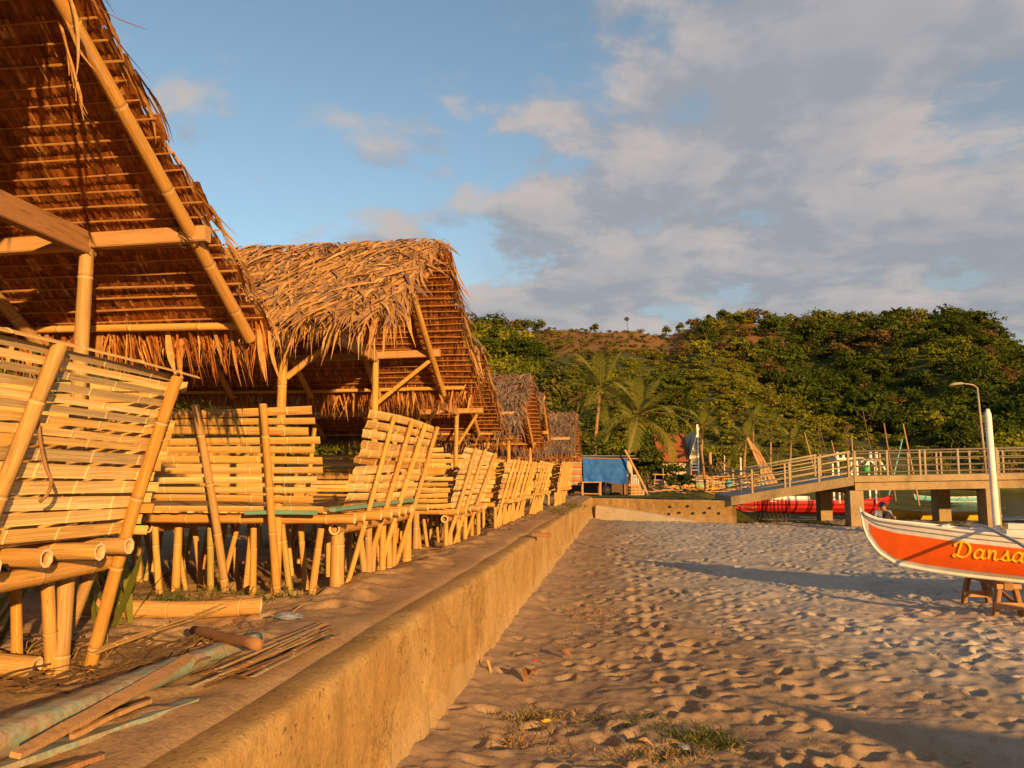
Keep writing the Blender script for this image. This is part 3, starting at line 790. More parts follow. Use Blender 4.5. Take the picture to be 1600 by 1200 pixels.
    # --- thatch
    for sgn in (-1, 1):
        over = over_of[sgn]; Ls = (hx+over)/math.cos(th); nrows = int(Ls/row_step)
        Dv = np.array((sgn*math.cos(th), 0, -math.sin(th))); N = np.array((sgn*math.sin(th), 0, math.cos(th))); P0 = np.array((hx, 0, rz))
        rows = [.03+row_step*k for k in range(nrows)]
        single = detail > 1 and sgn > 0
        if single:
            for s in rows:
                V, F, T = thatch_rows_vf([s], verge, y1, P0, Dv, N, row_step*1.45, .012, .05, r_)
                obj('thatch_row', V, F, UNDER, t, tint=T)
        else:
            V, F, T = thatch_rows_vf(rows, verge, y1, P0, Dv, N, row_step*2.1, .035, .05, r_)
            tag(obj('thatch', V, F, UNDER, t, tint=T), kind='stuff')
        if single:
            for s in rows:
                p = P0+Dv*s-N*.006; sg = r_.uniform(-.012, .012, 9)
                mb = MB(); pts = [(p[0]+sgn*sg[k]*.4, verge+r_.uniform(-.02, .03)+(y1-verge)*k/8, p[2]+sg[k]*.55) for k in range(9)]
                mb.tube(pts, r_.uniform(.0032, .0055), 4); mb.build('lath', LATH, t)
        else:
            mb = MB()
            for s in rows:
                p = P0+Dv*s-N*.006; mb.tube([(p[0], verge, p[2]), (p[0], (verge+y1)/2, p[2]+r_.uniform(-.01, .01)), (p[0], y1, p[2])], .007, 4)
            tag(mb.build('laths', LATH, t), kind='stuff'); 
        # outer coat of leaves
        n = nblades if sgn < 0 else int(nblades*.3)
        s = Ls*r_.random(n)**.92*.97; y = r_.uniform(verge+(.0 if seed != 1 else .12), y1, n)
        P = P0[None]+Dv[None]*s[:, None]+N[None]*(.045+.03*r_.random(n))[:, None]; P[:, 1] += y
        yaw = r_.normal(.12, .42, n); Dn = Dv[None]*np.cos(yaw)[:, None]; Dn[:, 1] += np.sin(yaw)
        Dn += N[None]*r_.normal(.03, .07, n)[:, None]
        V, F, sg = blades(P, Dn, np.repeat(N[None], n, 0), r_.uniform(.16, .40, n), r_.uniform(.013, .033, n), .10, .05, 4, .7, r_)
        T = np.repeat(np.clip(r_.normal(.52, .25, n), 0, 1), sg)
        tag(obj('thatch', V, F, leafm, t, tint=T), kind='stuff')
        # eave fringe hanging down
        n = int((620 if detail > 1 else 260)*(y1-verge)/3.5)
        P = np.zeros((n, 3)); P += P0+Dv*(Ls-.12)+N*.02; P[:, 1] += r_.uniform(verge, y1, n); P += Dv[None]*r_.uniform(-.08, .06, n)[:, None]
        Dn = Dv[None]*.75+np.array((0, 0, -.5))[None]+r_.normal(0, .16, (n, 3)); Dn /= np.linalg.norm(Dn, axis=1, keepdims=True)
        V, F, sg = blades(P, Dn, np.repeat(N[None], n, 0), r_.uniform(.14, .32, n), r_.uniform(.006, .018, n), .3, .02, 3, .9, r_)
        tag(obj('eave_fringe', V, F, UNDER if sgn > 0 else leafm, t, tint=np.repeat(np.clip(r_.normal(.6, .25, n), 0, 1), sg)), kind='stuff')
        # ragged gable edge towards the beach
        n = {1: 80, 2: 110, 3: 80}.get(seed, 50)
        P = np.zeros((n, 3)); ss = r_.uniform(0, Ls*.98, n); P += P0[None]+Dv[None]*ss[:, None]+N[None]*r_.uniform(-.005, .07 if seed != 1 else .03, n)[:, None]; P[:, 1] += verge+r_.uniform(-.02, .05, n)
        yaw = r_.uniform(-.22, .06, n)*(1 if seed < 3 else 2); Dn = Dv[None]*np.cos(yaw)[:, None]; Dn[:, 1] += np.sin(yaw)*.6; Dn += N[None]*r_.normal(.0, .05, n)[:, None]
        V, F, sg = blades(P, Dn, np.repeat(N[None], n, 0), r_.uniform(.22, .46, n)*(.62 if seed == 1 else 1), r_.uniform(.010, .024, n)*(.8 if seed == 1 else 1), .06, .03, 3, .8, r_)
        tag(obj('gable_fringe', V, F, leafm, t, tint=np.repeat(np.clip(r_.normal(.5, .25, n), 0, 1), sg)), kind='stuff')
    # ridge leaves folded across the top
    n = 170 if detail > 1 else 90
    P = np.zeros((n, 3)); P += (hx, 0, rz+.05); P[:, 1] += r_.uniform(verge-.03, y1, n); sg_ = np.where(r_.random(n) < .6, -1, 1)
    Dn = np.stack([sg_*np.cos(th)*r_.uniform(.7, 1, n), r_.normal(0, .5, n), -math.sin(th)*r_.uniform(.5, 1, n)], 1)
    V, F, sg = blades(P, Dn, np.repeat(np.array([[0, 0, 1.]]), n, 0), r_.uniform(.15, .34, n), r_.uniform(.014, .032, n), .2, .09, 4, .8, r_)
    tag(obj('ridge_cap', V, F, leafm, t, tint=np.repeat(np.clip(r_.normal(.55, .25, n), 0, 1), sg)), kind='stuff')
    # single large leaves that hang loose: each can be told apart
    lv = []
    Dv = np.array((-math.cos(th), 0, -math.sin(th))); N = np.array((-math.sin(th), 0, math.cos(th))); P0 = np.array((hx, 0, rz))
    nl = {2: 34, 1: 14, 0: 0}[detail]; Ls = (hx+over_of[-1])/math.cos(th); Lf = (hx+over_of[1])/math.cos(th)
    for k in range(nl):
        p = P0+Dv*(Ls-r_.uniform(.05, .28))+N*.06; p[1] += verge+(y1-verge)*(k+r_.random())/nl*.8
        lv.append((p, Dv*.9+np.array((0, r_.normal(-.05, .25), -.15)), N, r_.uniform(.22, .42), r_.uniform(.026, .05), .5))
    Df = np.array((math.cos(th), 0, -math.sin(th))); Nf = np.array((math.sin(th), 0, math.cos(th)))
    for k in range(int(nl*.7)):
        p = P0+Df*(Lf-r_.uniform(.02, .15)); p[1] += verge+(y1-verge)*r_.random()*.75
        lv.append((p, np.array((r_.normal(.1, .2), r_.normal(0, .22), -1)), np.array((-1, 0, .1)), r_.uniform(.16, .36), r_.uniform(.016, .04), .0))
    for k in range(int(nl*.3)):
        d_, n_ = (Df, Nf) if k % 2 else (Dv, N)
        p = P0+d_*r_.uniform(0, Ls)+n_*.05; p[1] += verge
        lv.append((p, d_*.6+np.array((r_.normal(0, .2), -.35, -.5)), n_, r_.uniform(.18, .34) if seed != 1 else .16, r_.uniform(.015, .03), .4))
    for p, d, nn, L, w, dr in lv:
        d = d/np.linalg.norm(d)
        V, F, sg = blades(np.zeros((1, 3)), d[None], nn[None], L, w, dr, .05, 5, .6, r_)
        obj('leaf', V, F, leafm, t, M=Matrix.Translation(Vector(p)), tint=np.full(len(F), r_.uniform(.35, .95)))
    return t

hut(1.38, 1.08, 2.22, 3.3, 0, 2.73, .60, .72, -.43, 2.00, -.42, .20, .57, 1.325, .27,
    'nearest bamboo hut, cut by the left edge, its dark thatch seen from beneath', 1,
    panel=(-.3, 2.27), poles=((.55, .5, 0), (1.41, 1.36, .02), (2.2, 2.34, .0)), nrail=15, old=True,
    front_poles=((.8, .8), (2, 2)), far_poles=((1.0, 1.0),), rafters=(-.33, .95, 2.2, 3.3),
    stilts=((2.02, .15, .030, .23, .1), (2.3, .9, .032, -.1, .1), (2.42, .2, .030, .1, .3), (2.1, .7, .027, .12, -.1), (1.9, .35, .028, .1, .2), (1.2, .1, .030, .1, .05), (.5, .1, .034, 0, 0)), nblades=1500)
hut(5.8, .82, 2.22, 3.1, 0, 2.90, .665, .62, -.54, 2.10, -.25, .43, .57, 1.345, .21,
    'second bamboo hut, whose full ragged tan roof slope faces the camera', 2,
    panel=(.12, 2.2), poles=((.62, .62, 0), (1.18, 1.02, 0), (1.66, 1.45, .0), (2.14, 1.95, 0)), nrail=11,
    front_poles=((.42, .40), (.93, .82), (2.2, 2.1)), front_y0=.07, far_y0=1.5, far_poles=((.3, .3), (1.2, 1.2)), rafters=(-.14, .55, 1.3, 2.2, 3.0),
    stilts=((.22, .06, .055, 0, 0), (.05, .12, .028, -.06, .05), (.42, .1, .028, .1, .05), (.75, .08, .028, .12, -.05), (.98, .06, .034, .05, 0), (1.22, .08, .026, -.08, 0), (1.45, .08, .032, .02, 0), (1.7, .1, .028, .06, 0), (1.92, .1, .026, -.06, 0), (2.13, .04, .05, 0, 0), (.0, .62, .026, .02, 0), (-.02, .95, .026, .05, 0), (-.02, 1.2, .032, .0, 0), (0, 1.4, .026, .0, -.08), (0, 1.62, .03, -.03, .05), (.02, 2.0, .028, .06, .1), (.0, 2.3, .026, .0, .1)), nblades=8500, over_near=.34, teal=True, inner=False)
hut(9.55, .80, 2.3, 3.0, -.12, 2.68, .50, .98, -.16, 1.95, .0, .40, .57, 1.30, .19,
    'third bamboo hut, its lower roof half hidden behind the full ragged roof', 3,
    panel=(.0, 2.3), poles=((.45, .05, .02), (1.15, .6, .02), (2.05, 1.25, 0)), nrail=11, over_near=.35, front_y1=1.0, front_poles=((.5, .5),), rafters=(.2, .95, 1.9, 2.8),
    stilts=((.12, .06, .032, 0, 0), (.33, .06, .033, 0, 0), (.75, .05, .03, 0, 0), (1.25, .05, .032, 0, 0), (1.7, .05, .03, 0, 0), (2.2, .05, .034, 0, 0)), nblades=3600, detail=2, row_step=.11)
hut(13.3, .72, 3.0, 2.8, -.12, 2.82, .60, .55, -.32, 2.0, -.2, .35, .57, 1.24, .16,
    'fourth bamboo hut with grey brown thatch, before the smaller far ones', 4,
    panel=(-.6, 3.2), poles=tuple((x, x-.45, .0) for x in (0, .5, 1, 1.5, 2.1, 2.7, 3.1)), nrail=8, detail=1, grey=True,
    front_poles=((.5, .5), (1.4, 1.4)), stilts=tuple((x, .05, .030, random.uniform(-.12, .12), 0) for x in np.arange(-.5, 3.1, .27)), nblades=3200, row_step=.13)
hut(17.4, .66, 2.2, 2.8, -.1, 2.85, .62, .5, -.1, 2.0, -.1, .35, .57, 1.25, .16,
    'narrow fifth bamboo hut squeezed between two grey brown thatched roofs', 5,
    panel=(-.3, 2.4), poles=tuple((x, x-.4, .0) for x in (0, .6, 1.2, 1.8, 2.3)), nrail=8, detail=1, grey=True,
    stilts=tuple((x, .05, .032, random.uniform(-.1, .1), 0) for x in np.arange(-.2, 2.3, .28)), nblades=2400, row_step=.14)
hut(22.2, .50, 2.7, 2.8, -.08, 2.75, .7, .5, -.42, 1.95, -.3, .3, .57, 1.3, .15,
    'farthest bamboo hut at the end of the row, next to the blue tarpaulin', 6,
    panel=(-.9, 2.8), poles=tuple((x, x-.35, .0) for x in (-.6, 0, .5, 1.0, 1.5, 2.0, 2.6)), nrail=8, detail=1, grey=True,
    stilts=tuple((x, .05, .034, random.uniform(-.1, .1), 0) for x in np.arange(-.8, 2.8, .3)), nblades=3200, row_step=.15)


h1 = bpy.data.objects['bamboo_hut']
def stray(P, w, tint):
    """one leaf that sticks out of the nearest roof, through world points P"""
    inv = Matrix.Rotation(-WANG, 4, 'Z') @ Matrix.Translation(-Vector(h1.location)); Q = [inv @ Vector(p) for p in catmull(P, 5)]; V = []; n = len(Q)
    for i, q in enumerate(Q):
        d = (Q[min(i+1, n-1)]-Q[max(i-1, 0)]).normalized(); s = d.cross(Vector((0, 1, .3))).normalized(); f = i/(n-1); ww = w*min(1, .3+3*f)*(1-f)**.6
        V += [q-s*ww/2, q+Vector((0, .003, 0)), q+s*ww/2]
    F = [(i*3+j, i*3+j+1, i*3+j+4, i*3+j+3) for i in range(n-1) for j in range(2)]
    obj('leaf', np.array([tuple(v) for v in V]), F, LEAF, h1, tint=np.full(len(F), tint))
stray([at(112, -40, 2.75), at(142, 0, 2.75), at(180, 27, 2.75), at(232, 47, 2.75)], .018, .05)
stray([at(100, -30, 2.7), at(118, 25, 2.7), at(122, 80, 2.72), at(120, 118, 2.75)], .03, .9)
stray([at(80, -20, 2.75), at(108, 40, 2.75), at(125, 80, 2.78), at(150, 112, 2.8)], .03, .5)
stray([at(90, -10, 2.78), at(120, 45, 2.78), at(145, 90, 2.8), at(172, 140, 2.85)], .035, .3)
for k in range(9): stray([at(75+k*4, -20+k*14, 2.8), at(92+k*4, 30+k*14, 2.78), at(104+k*3, 75+k*12, 2.78), at(110+k*4+random.uniform(-8, 8), 118+k*10, 2.76)], random.uniform(.018, .032), random.uniform(.3, .95))
Vt, Ft = tube_vf(catmull([at(62, 556, 2.93), at(66, 600, 2.91), at(60, 648, 2.93), at(63, 690, 2.95), at(72, 730, 2.98), at(80, 752, 2.99), at(74, 772, 3.0), at(62, 784, 3.0)], 4), .007, 6)
tag(obj('dried_vine', np.array(Vt), Ft, DARKWOOD, smooth=True), 'dried brown vine hanging over the weathered slats of the nearest rail', 'vine')
# ------------------------------------------------------------------ vegetation
def crown_vf(n, R_, Hc, lumps, leaf, seed, up=.25, flat=1.0):
    """leaf clumps over the lumps of a crown: V, F, tint (centre of the crown base at the origin)"""
    r_ = np.random.default_rng(seed)
    c = r_.normal(0, 1, (lumps, 3)); c /= np.linalg.norm(c, axis=1, keepdims=True); c *= r_.uniform(.25, .72, (lumps, 1))
    c[:, 2] = c[:, 2]*.8; rad = r_.uniform(.28, .52, lumps); lt = r_.uniform(0, 1, lumps)
    k = r_.integers(0, lumps, n)
    d = r_.normal(0, 1, (n, 3)); d /= np.linalg.norm(d, axis=1, keepdims=True); d[:, 2] = np.abs(d[:, 2])*.7+d[:, 2]*.3
    p = c[k]+d*(rad[k]*r_.uniform(.72, 1.08, n))[:, None]
    P = np.stack([p[:, 0]*R_, p[:, 1]*R_, (p[:, 2]*flat+1)*Hc/2], 1)
    nn = d+r_.normal(0, .55, (n, 3)); nn[:, 2] += up; nn /= np.linalg.norm(nn, axis=1, keepdims=True)
    a = r_.normal(0, 1, (n, 3)); t1 = np.cross(nn, a); t1 /= np.linalg.norm(t1, axis=1, keepdims=True); t2 = np.cross(nn, t1)
    L = leaf*r_.uniform(.6, 1.4, n); Wl = L*r_.uniform(.4, .7, n)
    V = np.stack([P-t1*L[:, None]*.5, P+t2*Wl[:, None]*.5+nn*(L*.08)[:, None], P+t1*L[:, None]*.5, P-t2*Wl[:, None]*.5+nn*(L*.08)[:, None]], 1).reshape(-1, 3)
    F = np.arange(n*4).reshape(n, 4)
    return V, F, np.clip(lt[k]*.65+r_.random(n)*.45-.05, 0, 1)
def trunk_vf(h, r, seed, limbs=5, spread=1.2):
    r_ = random.Random(seed); mb = MB()
    top = Vector((r_.uniform(-.2, .2)*h*.2, r_.uniform(-.2, .2)*h*.2, h))
    mb.tube([(0, 0, -.4), (r_.uniform(-.1, .1), 0, h*.35), top*.7, top], [r*1.25, r, r*.8, r*.55], 7)
    for k in range(limbs):
        a = k*2.4+r_.random(); s = r_.uniform(.55, .95); b = Vector((top.x*s, top.y*s, h*s))
        e = b+Vector((math.cos(a)*spread, math.sin(a)*spread, spread*r_.uniform(.5, 1.1)))
        mb.tube([b, (b+e)/2+Vector((0, 0, .15*spread)), e], [r*.5, r*.36, r*.15], 5)
    return mb
def tree(name, label, cat, p, h, R_, mat, leaf, n, seed, lumps=9, crown_from=.3, group=None, flat=1.):
    t = empty(name, p, 0, label, cat, group)
    hc = h*(1-crown_from)
    trunk_vf(h*(crown_from+.25), max(.06, h*.018), seed, 5, R_*.6).build('trunk', BARK, t, smooth=True)
    V, F, T = crown_vf(n, R_, hc, lumps, leaf, seed, flat=flat)
    V[:, 2] += h*crown_from
    obj('crown', V, F, mat, t, tint=T); return t
def ground(x, y): return float(hill_z(np.array([float(x)]), np.array([float(y)]))[0])

def by_top(u, vtop, Y): 
    p = at(u, vtop, Y); return p.x, Y, p.z
def place_tree(u, vtop, Y, R_, mat, leaf, n, seed, label, name='tree', cat='tree', zb=None, **kw):
    x, y, zt = by_top(u, vtop, Y); g = ground(x, y) if zb is None else zb
    return tree(name, label, cat, (x, y, g), zt-g, R_, mat, leaf, n, seed, **kw)
place_tree(762, 503, 47, 2.5, L_LIGHT, .20, 3800, 1, 'feathery light green tree rising behind the ragged hut roof', lumps=14, crown_from=.12)
place_tree(722, 498, 50, 2.2, L_OLIVE, .20, 2600, 2, 'olive tree mostly hidden behind the edge of the ragged roof', lumps=12, crown_from=.2)
place_tree(812, 575, 44, 1.7, L_LIGHT, .22, 2000, 3, 'light green bush filling the gap above the grey thatched roof', lumps=9, crown_from=.05)
place_tree(842, 538, 46, 1.9, L_BROAD, .27, 2400, 4, 'broad leaved tree with yellow lit leaves behind the far huts', lumps=12, crown_from=.12)
place_tree(880, 585, 48, 1.8, L_BROAD, .27, 2200, 5, 'dark broad leaved tree left of the two coconut palms', lumps=11, crown_from=.1)
place_tree(905, 655, 43, 1.6, L_BROAD, .25, 1800, 6, 'low dark tree over the farthest thatched roof', lumps=9, crown_from=.05)
place_tree(930, 612, 66, 2.6, L_DARK, .34, 1600, 7, 'dark tree in the shade under the taller coconut palm', lumps=9, crown_from=.1)
place_tree(965, 690, 50, 1.7, L_DARK, .25, 1500, 8, 'dark bush between the coconut palms and the tarpaulin', 'bush', 'bush', lumps=9, crown_from=.02)
place_tree(1012, 690, 47, 1.7, L_BROAD, .24, 1900, 9, 'leafy bush right of the tarpaulin shelter', 'bush', 'bush', lumps=9, crown_from=.02)
place_tree(1044, 712, 49, 1.5, L_DARK, .22, 1400, 10, 'low dark bush in front of the rust red roof', 'bush', 'bush', lumps=8, crown_from=.0)
place_tree(1062, 736, 45, 1.1, L_BROAD, .2, 900, 11, 'small bush beside the driftwood fence', 'bush', 'bush', lumps=7, crown_from=.0)
place_tree(1010, 655, 78, 3.0, L_DARK, .4, 1300, 12, 'dark tree behind the leaning coconut palm', lumps=9, crown_from=.1)
place_tree(1075, 668, 92, 3.2, L_OLIVE, .45, 1100, 13, 'olive tree standing behind the rust red roof', lumps=9, crown_from=.1)
place_tree(1130, 690, 84, 2.6, L_OLIVE, .4, 1000, 14, 'olive bush right of the white gable', 'bush', 'bush', lumps=8, crown_from=.02)
# hedge behind the huts, seen through the gaps under their roofs
for k, (a, b, h, R_, mt, lab) in enumerate([
    (5.5, 9.5, 3.4, 1.7, L_BROAD, 'dark shrub seen under the eave of the nearest hut'), (8.5, 8.2, 3.0, 1.5, L_OLIVE, 'shrub showing through the gap beside the slatted front of the second hut'),
    (11.5, 8.5, 3.2, 1.6, L_BROAD, 'shrub behind the third hut'), (15, 8.4, 3.4, 1.7, L_OLIVE, 'olive shrub behind the fourth hut'),
    (18.5, 8.0, 3.6, 1.8, L_BROAD, 'dark shrub behind the narrow fifth hut'), (22.5, 7.5, 3.2, 1.6, L_OLIVE, 'olive shrub behind the farthest hut'),
    (2.5, 10.5, 3.2, 1.6, L_DARK, 'dark shrub seen between the stilts of the nearest hut')]):
    p = wall_pt(a, b, TER); tree('shrub', lab, 'shrub', p, h, R_, mt, .22, 1300, 60+k, lumps=9, crown_from=.02)

# coconut palms
def frond_mesh(var, L=3.4, nl=40):
    r_ = np.random.default_rng(200+var); V = []; F = []; T = []
    droop = (.42, .68, .95, 1.25)[var % 4]; side = r_.uniform(-.15, .15)
    P = [Vector((L*math.sin(min(1.5, f*(.9+droop*.35)))*.95, side*f*f*L, L*(.30*f-droop*.55*f*f))) for f in np.linspace(0, 1, 9)]
    v, f_ = tube_vf(P, [.035, .03, .026, .022, .018, .014, .011, .008, .004], 4); V += v; F += f_; T += [.95]*len(f_)
    for k in range(nl):
        f = .12+.87*k/(nl-1); i = min(7, int(f*8)); g = f*8-i; b = P[i]*(1-g)+P[i+1]*g; d = (P[i+1]-P[i]).normalized()
        ll = L*.25*math.sin(math.pi*(.16+.78*f))**.7*r_.uniform(.85, 1.1); w = .05
        for sgn in (-1, 1):
            sd_ = Vector((0, sgn, 0)); sd_ = (sd_-d*sd_.dot(d)).normalized()
            dr = r_.uniform(.25, .6)
            dd = (sd_*.75+d*.6+Vector((0, 0, .12))).normalized(); m = b+dd*ll*.5; e = b+dd*ll*.92+Vector((0, 0, -dr*ll*.8)); m.z -= dr*ll*.12
            o = len(V); V += [tuple(b-d*w*.5), tuple(b+d*w*.5), tuple(m+d*w*.6), tuple(m-d*w*.6), tuple(e)]
            F += [(o, o+1, o+2, o+3), (o+3, o+2, o+4)]; t = r_.uniform(.1, .8); T += [t, t]
    return mesh_data('frond', np.array(V), F, L_PALM, tint=T)
FRONDS = [frond_mesh(k) for k in range(8)]
def palm(label, base, top, scale, nf, seed, nuts=0, group=None, r0=.16):
    r_ = random.Random(seed); t = empty('coconut_palm', base, 0, label, 'palm', group)
    top = Vector(top)-Vector(base); n = 12; P = []; Rr = []
    for k in range(n+1):
        f = k/n; P.append((top.x*f**1.5, top.y*f**1.5, -.2+(top.z+.2)*f)); Rr.append(r0*(1.35-.3*min(1, f*4) if f < .25 else 1.05-.4*f)*(1.05 if k % 2 else 1))
    V, F = tube_vf(P, Rr, 9); obj('trunk', np.array(V), F, PALMBARK, t, smooth=True)
    for k in range(nf):
        a = k*2.399+r_.uniform(-.25, .25); f = k/nf
        el = 1.25-2.0*f+r_.uniform(-.15, .15); var = min(3, int(f*4))+4*(k % 2)
        M = Matrix.Translation(top) @ Matrix.Rotation(a, 4, 'Z') @ Matrix.Rotation(-el*.75, 4, 'Y') @ Matrix.Scale(scale*r_.uniform(.88, 1.1), 4)
        link('frond', FRONDS[var], t, M)
    for k in range(nuts):
        a = k*1.7; mb = MB(); Vt, Ft = tube_vf([(0, 0, -.13), (0, 0, -.1), (0, 0, 0), (0, 0, .1), (0, 0, .12)], [.03, .09, .12, .09, .03], 8); mb.add(Vt, Ft, .9)
        mb.build('coconut', L_PALM, t, True, Matrix.Translation(top+Vector((math.cos(a)*.22, math.sin(a)*.22, -.22))))
p = at(997, 650, 50); palm('leaning coconut palm with drooping lit fronds behind the tarpaulin', (at(972, 742, 50).x, 50, ground(7, 50)), p, 1.08, 19, 3, 7)
p = at(938, 610, 58); palm('taller coconut palm left of the leaning one, before the dark slope', (at(926, 742, 58).x, 58, ground(6, 58)), p, 1.1, 20, 5, 5)
for k, (u, v, Y, sc, lab) in enumerate([(1098, 668, 88, .9, 'small coconut palm behind the house with the rust red roof'), (1165, 690, 70, .8, 'young coconut palm above the foot of the ramp'),
        (1205, 668, 96, .95, 'coconut palm at the foot of the dark valley'), (1236, 690, 90, .85, 'young coconut palm behind the poles beyond the ramp'), (1178, 655, 110, .95, 'coconut palm at the end of the sunlit spur')]):
    q = at(u, v, Y); palm(lab, (q.x-.3, Y, ground(q.x, Y)), q, sc, 15, 11+k)

# forest on the hill
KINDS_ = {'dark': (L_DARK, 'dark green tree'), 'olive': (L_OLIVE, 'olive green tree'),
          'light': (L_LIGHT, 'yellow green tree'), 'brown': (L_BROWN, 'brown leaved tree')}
def forest():
    r_ = np.random.default_rng(99); pts = []
    tries = 0
    while len(pts) < 2150 and tries < 60000:
        tries += 1
        u = r_.uniform(520, 1760); Y = 96+(332-96)*r_.random()**.9; x = (u-800)/1244*Y
        d = SP1-SP0; tt = min(1.15, max(0, ((x-SP0.x)*d.x+(Y-SP0.y)*d.y)/d.length_squared)); dist = math.hypot(x-SP0.x-d.x*tt, Y-SP0.y-d.y*tt)
        on_spur = dist < 15 and Y < 205
        bare = math.exp(-((u-955)/115)**4)*float(sstep(np.array(Y), 205, 240))
        
        if r_.random() < bare*.96: continue
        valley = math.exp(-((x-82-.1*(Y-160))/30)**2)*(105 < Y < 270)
        f1 = float(fbm(np.array([x/26.]), np.array([Y/40.]), 3, 301)[0]); f2 = float(fbm(np.array([x/11.]), np.array([Y/16.]), 2, 305)[0])
        s = f1*1.1+f2*.7-valley*.85+r_.normal(0, .16)  # valley leans to dark leaf kinds, partly standing in for its shade
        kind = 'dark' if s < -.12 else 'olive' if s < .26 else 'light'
        if r_.random() < .11 or (f2 > .28 and r_.random() < .35): kind = 'brown'
        if on_spur: kind = 'light' if r_.random() < .35 else 'olive'
        h = (2.8+8.0*r_.random()**1.7)*(.42 if on_spur else 1)*(1.0 if kind != 'dark' else 1.15)*(.75 if Y < 125 else 1)*(.42 if 840 < u < 1090 and 160 < Y < 320 else 1)
        reg = 'on the sunlit spur behind the palms' if on_spur else ('at the mouth of' if Y < 140 else 'on the floor of' if Y < 175 else 'halfway up' if Y < 215 else 'at the head of')+' the shaded valley right of the spur' if valley > .5 else 'along the foot of the hill' if Y < 125 else ('low' if Y < 155 else 'halfway up' if Y < 200 else 'high')+' on the slope left of the spur' if u < 1060 else 'high on the right hand slope under the skyline' if Y > 235 else 'on the lower right hand slope behind the pier'
        pts.append((u, x, Y, kind, h, h*r_.uniform(.34, .66), reg))
    for _ in range(1100):
        tt = r_.uniform(-.1, 1.1); c = SP0+(SP1-SP0)*tt; x = c.x+r_.normal(0, 11); Y = c.y+r_.normal(0, 8)
        if Y < 100 or Y > 210: continue
        h = r_.uniform(1.0, 2.6); k = r_.random(); pts.append((0, x, Y, 'light' if k < .35 else 'olive' if k < .86 else 'brown', h, h*r_.uniform(.5, .8), ''))
    for _ in range(380):
        u = r_.uniform(820, 1110); Y = r_.uniform(225, 300); h = r_.uniform(.8, 2.2); k = r_.random(); pts.append((0, (u-800)/1244*Y, Y, 'brown' if k < .5 else 'olive', h, h*.6, ''))
    protos = {}
    def proto(kind, var):
        if (kind, var) not in protos:
            V, F, T = crown_vf(1000, .5, .84, 11, .075, 400+var*7+len(kind)); V[:, 2] += .12
            mb = trunk_vf(.5, .022, var, 3, .2); o = len(V)
            allF = [tuple(f) for f in F]+[tuple(i+o for i in f) for f in mb.F]
            protos[(kind, var)] = mesh_data('hillside_tree', np.concatenate([V, np.array(mb.V)]), allF, [KINDS_[kind][0], BARK], tint=np.concatenate([T, np.zeros(len(mb.F))]), mi=[0]*len(F)+[1]*len(mb.F))
        return protos[(kind, var)]
    pts.sort(key=lambda p: -(p[4]/p[2])*(1 if 700 < p[0] < 1620 else .01))
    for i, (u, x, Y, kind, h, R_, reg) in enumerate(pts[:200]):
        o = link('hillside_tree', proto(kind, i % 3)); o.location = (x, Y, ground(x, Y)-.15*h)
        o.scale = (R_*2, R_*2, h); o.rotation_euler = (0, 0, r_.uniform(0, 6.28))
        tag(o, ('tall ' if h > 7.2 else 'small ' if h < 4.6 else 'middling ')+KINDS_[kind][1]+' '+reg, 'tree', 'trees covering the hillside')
    Vs, Fs, Ts, Ms, o = [], [], [], [], 0
    base = [crown_vf(330, .5, .84, 9, .112, 500+v) for v in range(6)]; small = [crown_vf(110, .5, .84, 6, .2, 520+v) for v in range(6)]; idx = {k: i for i, k in enumerate(KINDS_)}
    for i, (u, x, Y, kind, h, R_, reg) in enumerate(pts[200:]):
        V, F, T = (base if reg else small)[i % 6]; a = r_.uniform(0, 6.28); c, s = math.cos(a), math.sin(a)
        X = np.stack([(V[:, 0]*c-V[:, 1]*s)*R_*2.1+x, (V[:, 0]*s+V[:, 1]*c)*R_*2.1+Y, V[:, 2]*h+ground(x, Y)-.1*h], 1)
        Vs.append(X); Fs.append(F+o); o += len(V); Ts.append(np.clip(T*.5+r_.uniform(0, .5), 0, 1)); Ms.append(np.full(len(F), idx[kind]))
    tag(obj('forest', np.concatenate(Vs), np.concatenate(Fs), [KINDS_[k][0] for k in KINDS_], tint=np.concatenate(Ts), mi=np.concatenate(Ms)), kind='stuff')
forest()
